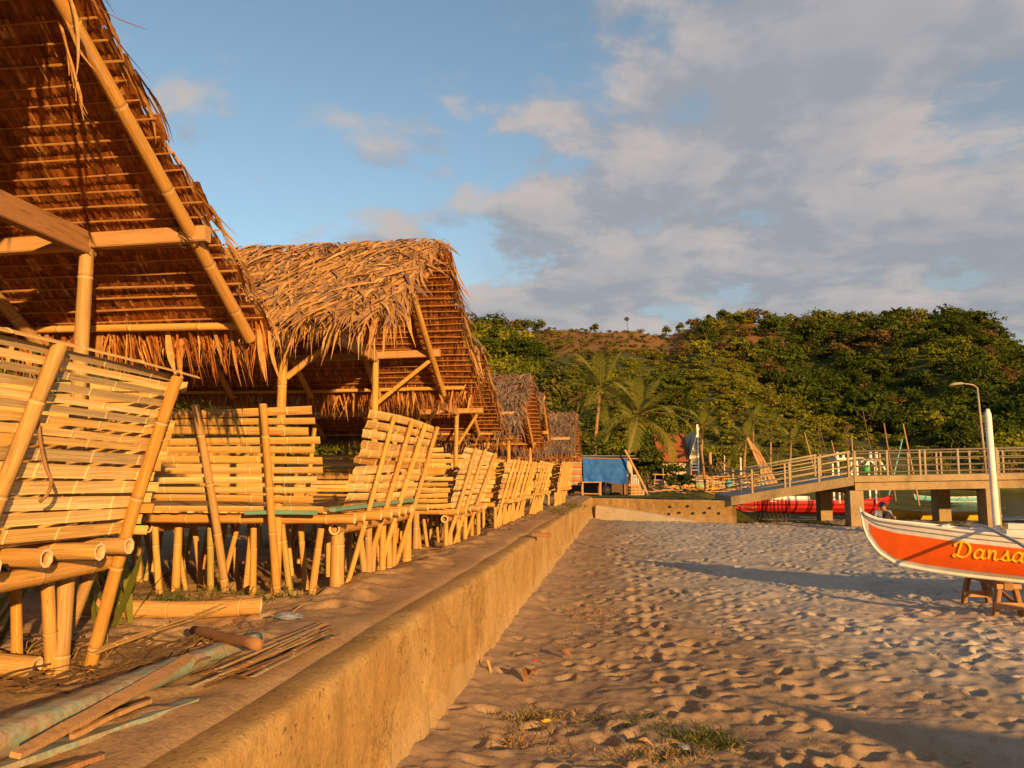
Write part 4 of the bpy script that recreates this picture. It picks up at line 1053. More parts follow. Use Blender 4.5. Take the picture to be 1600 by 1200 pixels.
for k, (u, vt, w, kind, lab) in enumerate([
    (980, 494, 9, 'umbrella', 'lone flat topped tree on the bare reddish ridge'), (1128, 482, 17, 'dark', 'tallest dark tree clump on the ridge above the bare slope'), (1108, 489, 10, 'dark', 'dark tree left of the tallest clump on the ridge'),
    (1152, 490, 13, 'dark', 'round dark tree just right of the tallest ridge clump'), (1206, 488, 15, 'dark', 'wide dark tree on the middle of the ridge'), (1245, 494, 10, 'dark', 'small dark tree right of the wide ridge tree'),
    (1302, 488, 12, 'olive', 'olive tree on the ridge left of the thin bare ones'), (1345, 489, 10, 'brown', 'brown thin tree on the ridge'), (1382, 484, 9, 'brown', 'left one of the pale thin trees on top of the hill'), (1412, 482, 12, 'brown', 'right one of the pale thin trees on top of the hill'),
    (1470, 485, 12, 'dark', 'dark tree on top of the hill near the right edge'), (1500, 486, 11, 'dark', 'dark tree where the hill begins to fall to the right'), (1528, 492, 9, 'dark', 'lower dark tree on the falling right end of the ridge'), (1565, 510, 11, 'dark', 'last dark tree on the ridge near the right edge'),
    (755, 503, 8, 'olive', 'small tree on the ridge beside the ragged roof'), (808, 503, 8, 'dark', 'small dark tree on the left part of the ridge'), (848, 500, 11, 'olive', 'rounded olive tree on the left part of the ridge'), (930, 504, 15, 'olive', 'bushy tree at the left end of the bare ridge'), (1040, 505, 15, 'olive', 'bushy tree at the right end of the bare ridge'), (1062, 501, 13, 'olive', 'thin tree on the ridge left of the dark clump')]):
    Y = 296; q = at(u, vt, Y); g = ground(q.x, Y)-.4; h = max(2.5, q.z-g); R_ = w/1244*Y*.62
    mt = {'umbrella': L_BROWN, 'dark': L_DARK, 'olive': L_OLIVE, 'brown': L_BROWN}[kind]
    thin = kind in ('umbrella', 'brown')
    tree('ridge_tree', lab, 'tree', (q.x, Y, g), h, R_, mt, .75 if not thin else .6, 420 if not thin else 130, 700+k, lumps=8, crown_from=.58 if thin else .05, group='trees on the skyline')

# ------------------------------------------------------------------ pier and ramp
def pier():
    t = empty('pier', (11.25, 26.4, 0), 0, 'concrete pier with railings and a sloping ramp down to the sea wall', 'pier')
    O = Vector((0, 0, 0)); pd = Vector((.992, -.125, 0)); pn = Vector((.125, .992, 0)); WD = 4.6; LP = 34.
    up = .019
    def slab(name, mat, P, Q, w0, w1, z0, z1, thick, m=None):
        """deck plate between P and Q reaching from w0 to w1 along pn"""
        c = [P+pn*w0, Q+pn*w0, Q+pn*w1, P+pn*w1]; zs = [z0, z1, z1, z0]
        V = [(p.x, p.y, z) for p, z in zip(c, zs)]+[(p.x, p.y, z-thick) for p, z in zip(c, zs)]
        return obj(name, np.array(V), [(0, 1, 2, 3), (7, 6, 5, 4), (0, 4, 5, 1), (1, 5, 6, 2), (2, 6, 7, 3), (3, 7, 4, 0)], mat, t)
    E0 = O+pd*.02; E1 = O+pd*LP
    slab('deck', CONC, E0, E1, 0, WD, 1.66, 1.66+up*LP, .2)
    slab('girder', CONC, E0+pd*.05, E1, .12, .5, 1.457, 1.457+up*LP, .27)
    slab('girder', CONC, E0+pd*.05, E1, WD-.5, WD-.12, 1.457, 1.457+up*LP, .27)
    for k in range(8):
        s = -.13+k*4.2
        slab('cross_beam', CONC, O+pd*s, O+pd*(s+.46), .51, WD-.51, 1.455+up*s, 1.455+up*s, .36)
        for w in (.02, WD-.72):
            c = O+pd*s+pn*w; Vv = []
            for z in (-1.6 if k else -.4, 1.185+up*s):
                for dx, dy in ((0, 0), (.42, 0), (.42, .7), (0, .7)):
                    p = c+pd*dx+pn*dy; Vv.append((p.x, p.y, z))
            obj('pillar', np.array(Vv), [(0, 3, 2, 1), (4, 5, 6, 7), (0, 1, 5, 4), (1, 2, 6, 5), (2, 3, 7, 6), (3, 0, 4, 7)], CONC, t)
    R0 = Vector((7.70-11.25, 28.25-26.4, 0)); rz0 = .93
    slab('ramp', CONC, R0, O, -.002, WD-.002, rz0, 1.66, .3)
    slab('ramp_surface', ASPH, R0+(O-R0)*.005, O-(O-R0)*.005, .14, WD-.14, rz0+.014, 1.664, .008)
    rd = (O-R0); rl = rd.length
    def rail_run(A, B, za, zb, w, ss, ends):
        d = B-A; L = d.length
        for s in ss:
            p = A+d*(s/L)+pn*w; z = za+(zb-za)*s/L
            bevel_box('railing_post', (p.x, p.y, z-.02), (p.x, p.y, z+.83), .065, .065, RAIL, t, up=(pn.x, pn.y, 0), jit=.002)
        for i, fz in enumerate((.12, .33, .56, .81)):
            p0 = A+d*(ends[0]/L)+pn*w; p1 = A+d*(ends[1]/L)+pn*w; z0 = za+(zb-za)*ends[0]/L; z1 = za+(zb-za)*ends[1]/L
            V, F = tube_vf([(p0.x, p0.y, z0+fz), (p1.x, p1.y, z1+fz)], .024 if i < 3 else .036, 6); obj('rail', np.array(V), F, RAIL, t, smooth=True)
    for w in (.08, WD-.08):
        rail_run(R0, O, rz0+.015, 1.665, w, [.75, 1.85, 2.0, 2.95, rl-.12], (.0, rl-.05))
        ss = [.08]; s = .08
        while s < LP-3: ss += [s+1.02, s+2.04, s+2.2]; s += 2.2
        rail_run(O, E1, 1.66, 1.66+up*LP, w, ss, (.02, LP))
pier()
# lamp post on the pier
t = empty('street_lamp', (0, 0, 0), 0, 'tall thin street lamp with a curved arm beyond the pier railing', 'street lamp')
b = Vector((17.75, 30.0, 1.74)); tp = at(1527, 606, 30.0)
Vt, Ft = tube_vf([b, b*.5+tp*.5, tp], [.05, .045, .038], 8); obj('pole', np.array(Vt), Ft, RAIL, t, smooth=True)
a1 = at(1512, 600, 29.8); a2 = at(1501, 599, 29.7)
Vt, Ft = tube_vf([tp, tp*.6+a1*.4+Vector((0, 0, .05)), a1, a2], [.03, .028, .025, .025], 6); obj('arm', np.array(Vt), Ft, RAIL, t, smooth=True)
Vt, Ft = tube_vf([a2+Vector((.12, 0, .0)), a2, a2-Vector((.25, 0, .03)), a2-Vector((.42, 0, .06))], [.025, .05, .055, .03], 8); obj('lamp_head', np.array(Vt), Ft, RAIL, t, smooth=True)
# ------------------------------------------------------------------ boats
def hull_shell(prof, name, mats, parent, nz=9, bands=(.0, .12, .75, 1.0)):
    """prof rows: (s, keel z, gunwale z, half beam). Left and right skins with a painted side panel standing proud"""
    def pt(row, f, sgn, off=0):
        s, zk, zg, hb = row; y = hb*(math.sin(min(1, f*1.02)*math.pi/2)**.62); return (s, sgn*(y+off), zk+(zg-zk)*f)
    S_ = np.array(prof); ss = np.concatenate([np.linspace(0, .5, 14)[:-1], np.linspace(.5, 2, 12)[:-1], np.linspace(2, S_[-1, 0], 14)])
    ss = ss[ss <= S_[-1, 0]]
    rows = [(s, *[float(np.interp(s, S_[:, 0], S_[:, k])) for k in (1, 2, 3)]) for s in ss]
    nr = len(rows); fs = np.linspace(0, 1, nz+1)
    V, F = [], []
    for sgn in (-1, 1):
        o = len(V)
        for r in rows:
            for f in fs: V.append(pt(r, f, sgn))
        for i in range(nr-1):
            for j in range(nz):
                q = (o+i*(nz+1)+j, o+(i+1)*(nz+1)+j, o+(i+1)*(nz+1)+j+1, o+i*(nz+1)+j+1); F.append(q if sgn < 0 else tuple(reversed(q)))
    h = obj('hull', np.array(V), F, mats['hull'], parent, smooth=True)
    for sgn in (-1, 1):                                     # coloured side panel
        V, F = [], []; k0 = next(i for i, r in enumerate(rows) if r[0] >= .085)
        sub = rows[k0:]; g = np.linspace(0, 1, 7)
        for r in sub:
            lo, hi = bands[1], bands[2]; c = min(1, (r[0]-.085)/.3); 
            zlo = lo+(.52-lo)*(1-c)**2*.75; zhi = hi-(hi-.60)*(1-c)**2*.4
            for f in g: V.append(pt(r, zlo+(zhi-zlo)*f, sgn, .004))
        for i in range(len(sub)-1):
            for j in range(6):
                q = (i*7+j, (i+1)*7+j, (i+1)*7+j+1, i*7+j+1); F.append(q if sgn < 0 else tuple(reversed(q)))
        obj('side_panel', np.array(V), F, mats['panel'], parent, smooth=True)
        for ff, rr, mt in ((1.0, .022, mats['trim']), (.86, .007, mats['line'])):
            P = [pt(r, ff, sgn, .004) for r in rows[1:]]; Vt, Ft = tube_vf(P, rr, 6); obj('gunwale' if ff == 1 else 'sheer_line', np.array(Vt), Ft, mt, parent, smooth=True)
    P = [(r[0], 0, r[1]-.008) for r in rows]; Vt, Ft = tube_vf(P, [.014+.012*min(1, i/8) for i in range(nr)], 6); obj('keel', np.array(Vt), Ft, mats['trim'], parent, smooth=True)
    V = []; F = []; k = 0
    for r in rows[10:]: V += [(r[0], -r[3]*.97, r[2]-.05), (r[0], r[3]*.97, r[2]-.05)]; k += 1
    F = [(2*i, 2*i+2, 2*i+3, 2*i+1) for i in range(k-1)]
    obj('deck', np.array(V), F, mats['deck'], parent)
    return rows, pt
def stretch(prof, L):
    p = list(prof); s = p[-1]; p += [(L*.7, s[1], s[2]+.02, s[3]), (L*.88, s[1]+.03, s[2]+.06, s[3]*.75), (L*.97, s[1]+.22, s[2]+.16, s[3]*.3), (L, s[2]+.18, s[2]+.26, .01)]; return p
PROF = [(0, 1.255, 1.265, .004), (.016, 1.10, 1.205, .006), (.06, .90, 1.165, .012), (.16, .73, 1.115, .03), (.24, .64, 1.09, .05), (.44, .52, 1.065, .10), (.8, .465, 1.035, .18), (1.2, .428, .995, .245), (1.85, .392, .945, .30), (2.6, .38, .92, .33)]
def boat(label, cat, loc, rz, mats, L=6.5, scale=1, floats=True, mast=None, name='outrigger_boat', group=None, roll=0, boom_s=(2.6, 4.4), zdrop=.392):
    t = empty(name, loc, rz, label, cat, group); t.scale = (scale, scale, scale); t.rotation_euler = (roll, 0, rz)
    prof = [(s, a-zdrop, b-zdrop, c) for s, a, b, c in stretch(PROF, L)]
    rows, pt = hull_shell(prof, name, mats, t)
    if floats:
        for sgn in (-1, 1):
            P = catmull([(1.9, sgn*1.45, .30), (2.3, sgn*1.46, .17), (3.3, sgn*1.47, .13), (4.6, sgn*1.47, .13), (5.4, sgn*1.46, .17)], 4)
            Vt, Ft = tube_vf(P, [.02]+[.055]*(len(P)-2)+[.03], 8); obj('float', np.array(Vt), Ft, mats['trim'], t, smooth=True)
        for s in boom_s:
            P = catmull([(s, -1.47, .18), (s, -1.2, .50), (s, -.5, .66), (s, 0, .68), (s, .5, .66), (s, 1.2, .50), (s, 1.47, .18)], 4)
            Vt, Ft = tube_vf(P, .03, 7); obj('outrigger_boom', np.array(Vt), Ft, mats['boom'], t, smooth=True)
    if mast:
        s, z1, r, lean = mast
        Vt, Ft = tube_vf([(s, 0, .15), (s+lean*.5, 0, z1*.5), (s+lean, 0, z1-.07), (s+lean, 0, z1)], [r, r*.95, r*.9, r*.45], 10); obj('mast', np.array(Vt), Ft, mats['trim'], t, smooth=True)
    return t, pt, prof
BYAW = math.atan2(-.543, .84)
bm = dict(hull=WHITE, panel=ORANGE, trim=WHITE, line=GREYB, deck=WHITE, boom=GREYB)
bt, bpt, bprof = boat('orange and white outrigger boat with yellow lettering, propped on a wooden sawhorse', 'boat', (4.76, 11.02, .40), BYAW, bm, 6.5, boom_s=(4.3, 5.6), mast=(1.60, at(1546, 640, 10.17).z-.392, .046, -.02))
def boat_local(p): return bt.matrix_basis.inverted() @ Vector(p)
mb = MB(); P = [boat_local(p) for p in ()] or [(1.2, .62, .55), (1.3, .3, .63), (1.40, 0, .665), (1.52, -.3, .645), (1.68, -.6, .58), (1.9, -.92, .47), (2.2, -1.42, .2)]
mb.tube(catmull(P, 4), .021, 7); mb.build('outrigger_boom', GREYB, bt, True)
mb = MB(); mb.box(1.0, 1.06, -.2, .2, .60, .66).box(1.70, 2.05, -.16, .14, .55, .63).box(1.72, 2.02, -.14, .12, .635, .70); mb.build('thwart', WHITE, bt)
# lettering painted on the side facing the camera
def lettering():
    St = np.array(bprof)
    def surf(s, z):
        zk, zg, hb = [float(np.interp(s, St[:, 0], St[:, k])) for k in (1, 2, 3)]; f = (z-zk)/(zg-zk)
        return Vector((s, -(hb*(math.sin(min(1, f*1.02)*math.pi/2)**.62)+.008), z))
    glyphs = [('D', 0, [[(.42, 1.62), (.28, .9), (.10, .1), (-.15, .02), (-.22, .18), (0, .25), (.35, .05), (.75, .05), (1.15, .4), (1.28, .95), (1.05, 1.45), (.6, 1.66), (.1, 1.6), (-.2, 1.35), (-.12, 1.12)]]),
              ('a', 1.62, [[(.84, .78), (.55, .98), (.18, .72), (.10, .25), (.34, .02), (.64, .2), (.84, .6)], [(.92, 1.02), (.84, .55), (.82, .15), (.98, .02), (1.22, .2)]]),
              ('n', 2.85, [[(.02, .75), (.2, .95), (.16, .02)], [(.18, .45), (.45, .9), (.7, .88), (.72, .5), (.72, .1), (.9, .02), (1.12, .2)]]),
              ('s', 4.05, [[(.0, .1), (.4, .6), (.58, 1.02), (.55, .98), (.62, .6), (.72, .25), (.52, .02), (.2, .1)], [(.62, .06), (.85, .08), (1.05, .22)]]),
              ('a', 5.1, [[(.84, .78), (.55, .98), (.18, .72), (.10, .25), (.34, .02), (.64, .2), (.84, .6)], [(.92, 1.02), (.84, .55), (.82, .15), (.98, .02), (1.22, .2)]])]
    s0, sz = 1.13, .120
    z0 = lambda s: .272-.030*(s-s0)
    for ch, ox, strokes in glyphs:
        mb = MB()
        for st in strokes:
            P = catmull([(x, y, 0) for x, y in st], 5); Q = []
            for x, y, _ in P:
                s = s0+(x+ox+.18*y)*sz*.98; Q.append(surf(s, z0(s)+y*sz*.98))
            w = .0135; V = []; F = []
            for i, q in enumerate(Q):
                d = (Q[min(i+1, len(Q)-1)]-Q[max(i-1, 0)]).normalized(); n = d.cross(Vector((0, -1, 0))).normalized()
                for off, dep in ((-w, .0), (-w*.7, -.006), (w*.7, -.006), (w, 0)): p = q+n*off; V.append((p.x, p.y+dep, p.z))
            for i in range(len(Q)-1):
                for j in range(3): F.append((i*4+j, (i+1)*4+j, (i+1)*4+j+1, i*4+j+1))
            mb.add(V, F)
        mb.build('letter', LETTER, bt)
lettering()
# sawhorse that carries it
t = empty('sawhorse', (0, 0, 0), 0, 'wooden sawhorse under the bow of the orange boat', 'sawhorse')
A, B = Vector((6.24, 11.0, 0)), Vector((6.02, 9.86, 0)); sx = Vector((.97, -.15, 0))
bevel_box('top_beam', A+Vector((0, 0, .35)), B+Vector((0, 0, .35)), .10, .08, DARKWOOD, t)
for c in (A+(B-A)*.06, B-(B-A)*.06):
    for sgn in (-1, 1):
        bevel_box('leg', c+sx*(.17*sgn)+Vector((0, 0, -.06)), c+sx*(.09*sgn)+Vector((0, 0, .34)), .055, .075, DARKWOOD, t, up=(0, 1, 0))
    bevel_box('crosspiece', c-sx*.18+Vector((-.0, -.05, .12)), c+sx*.18+Vector((0, -.05, .12)), .03, .085, WOOD, t)
    bevel_box('crosspiece', c-sx*.14+Vector((-.0, -.04, .35)), c+sx*.14+Vector((0, -.04, .35)), .03, .06, WOOD, t)
bevel_box('brace', A+(B-A)*.1+sx*.12+Vector((0, 0, .12)), A+(B-A)*.55+Vector((0, 0, .31)), .03, .05, DARKWOOD, t)
bevel_box('brace', B+(A-B)*.1+sx*.12+Vector((0, 0, .12)), A+(B-A)*.6+Vector((0, 0, .31)), .03, .05, DARKWOOD, t)

bt2, _, _ = boat('long red boat with a white canopy frame, seen under and over the ramp', 'boat', (10.6, 39.0, -.14), math.atan2(-.03, 1), dict(hull=RED, panel=RED, trim=RED, line=RED, deck=GREYB, boom=WOOD), 6.9, 1.12, False, name='boat')
boat('yellow outrigger boat beached behind the pier pillars', 'boat', (14.6, 31.5, -.10), math.atan2(-.10, 1), dict(hull=YELLOW, panel=YELLOW, trim=WHITE, line=WHITE, deck=GREYB, boom=WOOD), 6.2, .72, False, mast=(3.2, 1.35, .03, .05))
boat('small aqua outrigger boat floating far out behind the pier', 'boat', (31, 62, -.42), math.atan2(-.1, 1), dict(hull=AQUA, panel=AQUA, trim=WHITE, line=WHITE, deck=GREENP, boom=WOOD), 6.5, .8, True, mast=(2.8, 1.9, .035, .1))
boat('yellow boat drawn up on the shore left of the ramp', 'boat', (9.9, 50, .72), .05, dict(hull=YELLOW, panel=YELLOW, trim=YELLOW, line=WHITE, deck=BLUEC, boom=WOOD), 5.5, .62, True, group=None)
boat('white boat with aqua panel drawn up behind the driftwood fence', 'boat', (13.0, 57, .75), .12, dict(hull=WHITE, panel=AQUA, trim=WHITE, line=AQUA, deck=WHITE, boom=BAM), 6.5, .9, True, mast=(2.4, 2.6, .03, .1))
# white upper works and canopy of the red boat
V_, F_ = box_vf(1.6, 3.3, -.30, .30, .50, .74, .01); obj('cabin', V_, F_, WHITE, bt2)
for x in (4.55, 5.35, 6.1):
    for y in (-.32, .32): bevel_box('canopy_post', (x, y, .45), (x, y, 2.35), .07, .07, WHITE, bt2)
V_, F_ = box_vf(4.45, 5.6, -.5, .5, 2.30, 2.37, .02); obj('canopy', V_, F_, WHITE, bt2)
for y in (-.40, .40):
    mb = MB(); mb.tube(catmull([(5.6, y, 1.9), (5.8, y, 2.2), (6.05, y, 2.32), (6.3, y, 2.2), (6.5, y, 1.85)], 4), .05, 6); mb.tube([(4.4, y, 1.55), (6.5, y, 1.55)], .03, 6); mb.build('arched_rail', WHITE, bt2, True)
for x in (4.5, 4.75, 5.9, 6.15): mb = MB(); mb.tube([(x, -.42, 2.3), (x, -.42, 2.62)], .06, 6); mb.build('canopy_horn', WHITE, bt2)

# poles and masts standing beyond the pier
for k, (u0, v0, u1, v1, Y, r, mt, lab) in enumerate([
    (1266, 712, 1257, 676, 52, .05, WOOD, 'short orange brown pole leaning left beyond the ramp'), (1283, 706, 1278, 668, 58, .03, BARK, 'thin grey pole beyond the ramp left of the canopied boat'),
    (1291, 708, 1281, 672, 56, .04, BARK, 'grey brown pole standing beyond the upper ramp'), (1305, 715, 1299, 688, 50, .045, WOOD, 'stubby brown pole behind the canopied boat'),
    (1328, 715, 1319, 668, 57, .035, BARK, 'tall thin grey pole just right of the canopied boat top'), (1332, 712, 1331, 686, 52, .06, WOOD, 'thick short brown pole behind the canopied boat'),
    (1361, 708, 1347, 636, 62, .045, BARK, 'tallest grey leaning pole beyond the pier'), (1388, 708, 1381, 661, 56, .07, DARKWOOD, 'thick brown pole right of the tallest leaning one'),
    (1420, 708, 1411, 662, 50, .06, WOOD, 'orange brown pole leaning against the aqua one'), (1404, 710, 1410, 686, 49.6, .05, AQUA, 'aqua painted pole propped against an orange brown one'), (1486, 708, 1487, 693, 60, .03, BARK, 'tiny grey post above the pier rail')]):
    p0 = at(u0, v0, Y); p1 = at(u1, v1, Y); p0 = p1+(p0-p1)*((p1.z+1.2)/(p1.z-p0.z))
    Vt, Ft = tube_vf([p0, p0*.5+p1*.5+Vector((.03, 0, 0)), p1], [r, r*.9, r*.7], 7)
    tag(obj('pole', np.array(Vt), Ft, mt, smooth=True), lab, 'pole', 'poles standing beyond the pier')
# rusty bars standing in rows under the ramp
t = empty('iron_bars', on(1212, 812, 0), 0, 'rows of rusty iron bars standing in the sand under the ramp', 'rebar')
for i in range(9):
    for j in range(2):
        x = -.62+i*.155+.07*j; y = .2+j*.55
        Vt, Ft = tube_vf([(x, y, -.15), (x+random.uniform(-.02, .02), y, random.uniform(.72, .86))], .014, 5); obj('bar', np.array(Vt), Ft, IRON, t)
for z in (.3, .55): Vt, Ft = tube_vf([(-.66, .18, z), (.74, .18, z)], .012, 5); obj('bar', np.array(Vt), Ft, IRON, t)
# small floats lying about
def ball(name, p, r, mat, label, cat='buoy'):
    zs = np.linspace(-1, 1, 9); Vt, Ft = tube_vf([(0, 0, z*r) for z in zs], [r*math.sqrt(max(.02, 1-z*z)) for z in zs], 10)
    Vn, Fn = tube_vf([(0, 0, r*.95), (0, 0, r*1.2)], r*.18, 6); o = len(Vt)
    return tag(obj(name, np.array(list(Vt)+list(Vn)), Ft+[tuple(i+o for i in f) for f in Fn], mat, M=Matrix.Translation(Vector(p)), smooth=True), label, cat)
p = at(1354, 741, 27.5); ball('buoy', (p.x, p.y, 1.86), .13, GREENP, 'green plastic buoy on the pier deck behind the railing')
p = at(1139, 757, 33); ball('buoy', (p.x, p.y, p.z), .17, AQUA, 'aqua buoy on the shore beside the foot of the ramp')

# ------------------------------------------------------------------ shore clutter between the wall and the trees
def fence(label, Y, u0, u1, zb, h, posts, rails, seed):
    r_ = random.Random(seed); x0 = (u0-800)/1244*Y; x1 = (u1-800)/1244*Y
    t = empty('driftwood_fence', (x0, Y, zb), 0, label, 'fence'); L = x1-x0
    for k in range(posts): x = L*k/(posts-1)+r_.uniform(-.1, .1); pole('post', (x, 0, -.3), (x+r_.uniform(-.15, .15), r_.uniform(-.1, .1), h*r_.uniform(.8, 1.5)), .035, t, WOOD if k % 2 else BAM, sides=6)
    for k in range(rails): z = h*(k+.6)/rails; pole('rail', (-.1, -.06, z+r_.uniform(-.12, .12)), (L+.1, -.06, z+r_.uniform(-.12, .12)), .03, t, BAM if k % 3 else WOOD, sides=6)
fence('driftwood fence left of the leaning post with the hanging wheel', 46, 1022, 1100, .78, .95, 7, 5, 1)
fence('driftwood and bamboo fence between the hanging wheel and the ramp', 42, 1104, 1180, .72, .95, 8, 6, 2)
fence('low bamboo rack on the shore behind the driftwood fence', 56, 1060, 1200, .7, 1.1, 8, 4, 3)
gp = at(1110, 768, 44); tp = at(1109, 707, 44)
t = pole('post', (gp.x, 44, .5), tp, .10, None, WOOD, 2); tag(t, 'stout brown post beside the hanging wheel', 'post')
t = pole('post', (at(1104, 770, 43).x, 43, .5), at(1095, 695, 43), .07, None, DARKWOOD, 2); tag(t, 'dark leaning post left of the stout brown one', 'post')
wp = at(1127, 733, 43.6); t = empty('wheel', wp, 0, 'old spoked wheel with a dark tyre hanging on the fence', 'wheel')
mb = MB(); mb.tube([(.40*math.cos(a), 0, .40*math.sin(a)) for a in np.linspace(0, 2*math.pi, 25)], .05, 8); mb.build('tyre', IRON, t, True)
mb = MB(); mb.tube([(.33*math.cos(a), 0, .33*math.sin(a)) for a in np.linspace(0, 2*math.pi, 25)], .018, 6)
for k in range(6): a = k*math.pi/6; mb.tube([(-.33*math.cos(a), 0, -.33*math.sin(a)), (.33*math.cos(a), 0, .33*math.sin(a))], .012, 5)
mb.build('rim', WOOD, t, True)
pole('peg', (0, .15, 0), (0, -.12, 0), .03, t, WOOD, 1, sides=6)
for k in range(5):
    p0 = at(1190+k*3, 735, 40+.2*k); p1 = at(1168+k*4, 684+k*5, 40+.2*k); p0 = p1+(p0-p1)*((p1.z-.5)/(p1.z-p0.z))
    tag(bevel_box('board', p0, p1, .12, .03, DARKWOOD if k % 2 else WOOD, up=(0, 1, 0)), 'reddish brown board in the bundle leaning left behind the ramp', 'board', 'boards leaning behind the ramp')
p0 = at(1158, 768, 29.5); p1 = at(1157, 715, 29.5); Vt, Ft = tube_vf([p0-Vector((0, 0, .5)), p1], .03, 6)
tag(obj('marker_pole', np.array(Vt), Ft, WHITE), 'thin white pole at the foot of the ramp', 'pole')
# litter of sticks over the shore
mb = MB()
for k in range(150):
    Y = random.uniform(37, 60); u = random.uniform(1010, 1190); x = (u-800)/1244*Y; z = ground(x, Y); a = random.uniform(0, 3.14); L = random.uniform(.3, 1.3)
    mb.tube([(x, Y, z+random.uniform(0, .25)), (x+L*math.cos(a), Y+L*math.sin(a)*.5, z+random.uniform(.02, .45))], random.uniform(.012, .035), 5)
tag(mb.build('driftwood_litter', WOOD), kind='stuff')

# house with the rust red roof
def house():
    Y = 76.; L_ = at(1032, 742, Y).x; Rr = at(1090, 742, Y).x; zt = at(1062, 676, Y).z; ze = at(1062, 720, Y).z; g = ground(L_+1, Y)
    t = empty('house', (L_, Y, g), 0, 'house with a rust red sheet roof and a white gable behind the bushes', 'house'); w = Rr-L_; zt -= g; ze -= g; dp = 4.5
    V, F = box_vf(.3, w-.3, .35, dp-.3, -.4, ze); obj('wall', V, F, PALECONC, t)
    n = 24
    for sgn, y0, y1 in ((1, -.2, dp/2), (-1, dp+.2, dp/2)):   # ribbed sheets
        Vv = []; Fv = []
        for i in range(n*2+1):
            x = -.2+(w*.80+.2)*i/(n*2); dz = .035*(i % 2)
            Vv += [(x, y0, ze-.1+dz), (x, y1, zt+dz)]
        Fv = [(2*i, 2*i+2, 2*i+3, 2*i+1) for i in range(n*2)]
        obj('roof', np.array(Vv), Fv, RUST, t)
    # projecting white gable with shutters
    gx = w*.80
    obj('gable_wall', np.array([(gx, -.3, 0), (gx+w*.22, -.3, 0), (gx+w*.22, -.3, zt+.1), (gx, -.3, ze+.3), (gx, dp, 0), (gx+w*.22, dp, 0), (gx+w*.22, dp, zt), (gx, dp, ze)]),
        [(0, 1, 2, 3), (7, 6, 5, 4), (0, 3, 7, 4), (1, 5, 6, 2), (3, 2, 6, 7)], PALECONC, t)
    bevel_box('barge_board', (gx-.1, -.36, ze+.2), (gx+w*.24, -.36, zt+.4), .08, .2, WHITE, t, up=(0, 1, 0))
    bevel_box('corner_post', (gx+w*.21, -.38, .0), (gx+w*.20, -.38, zt+.75), .16, .12, WHITE, t, up=(0, 1, 0))
    for k in range(3):
        bevel_box('window_slat', (gx+.1, -.37, ze-.3-.28*k), (gx+w*.17, -.37, ze-.3-.28*k), .14, .04, WHITE, t, up=(0, 1, 0))
    V, F = box_vf(gx+.08, gx+w*.17, -.33, -.31, ze-1.7, ze-.2); obj('window', V, F, BLACK, t)
house()

# ------------------------------------------------------------------ tarpaulin shelter
def sheet(name, mat, P00, P10, P01, P11, nx, ny, amp, label, cat, seed):
    """hanging cloth with folds, two-sided and a few millimetres thick"""
    V = []; n = Vector((0, -1, 0))
    for th in (0, .012):
        for j in range(ny+1):
            for i in range(nx+1):
                f, g = i/nx, j/ny; p = (P00*(1-f)+P10*f)*(1-g)+(P01*(1-f)+P11*f)*g
                sag = -.05*math.sin(f*math.pi)*(1-g)-.03*math.sin(f*9)*g
                d = amp*(float(fbm(np.array([f*5.]), np.array([g*1.4]), 3, seed)[0])*1.2+.4*math.sin(f*17+g*3))*(.2+g)
                V.append((p.x, p.y-d+th, p.z+sag))
    k = (nx+1)*(ny+1); F = []
    for j in range(ny):
        for i in range(nx):
            q = (j*(nx+1)+i, j*(nx+1)+i+1, (j+1)*(nx+1)+i+1, (j+1)*(nx+1)+i); F.append(q); F.append(tuple(x+k for x in reversed(q)))
    return tag(obj(name, np.array(V), F, mat, smooth=True), label, cat)
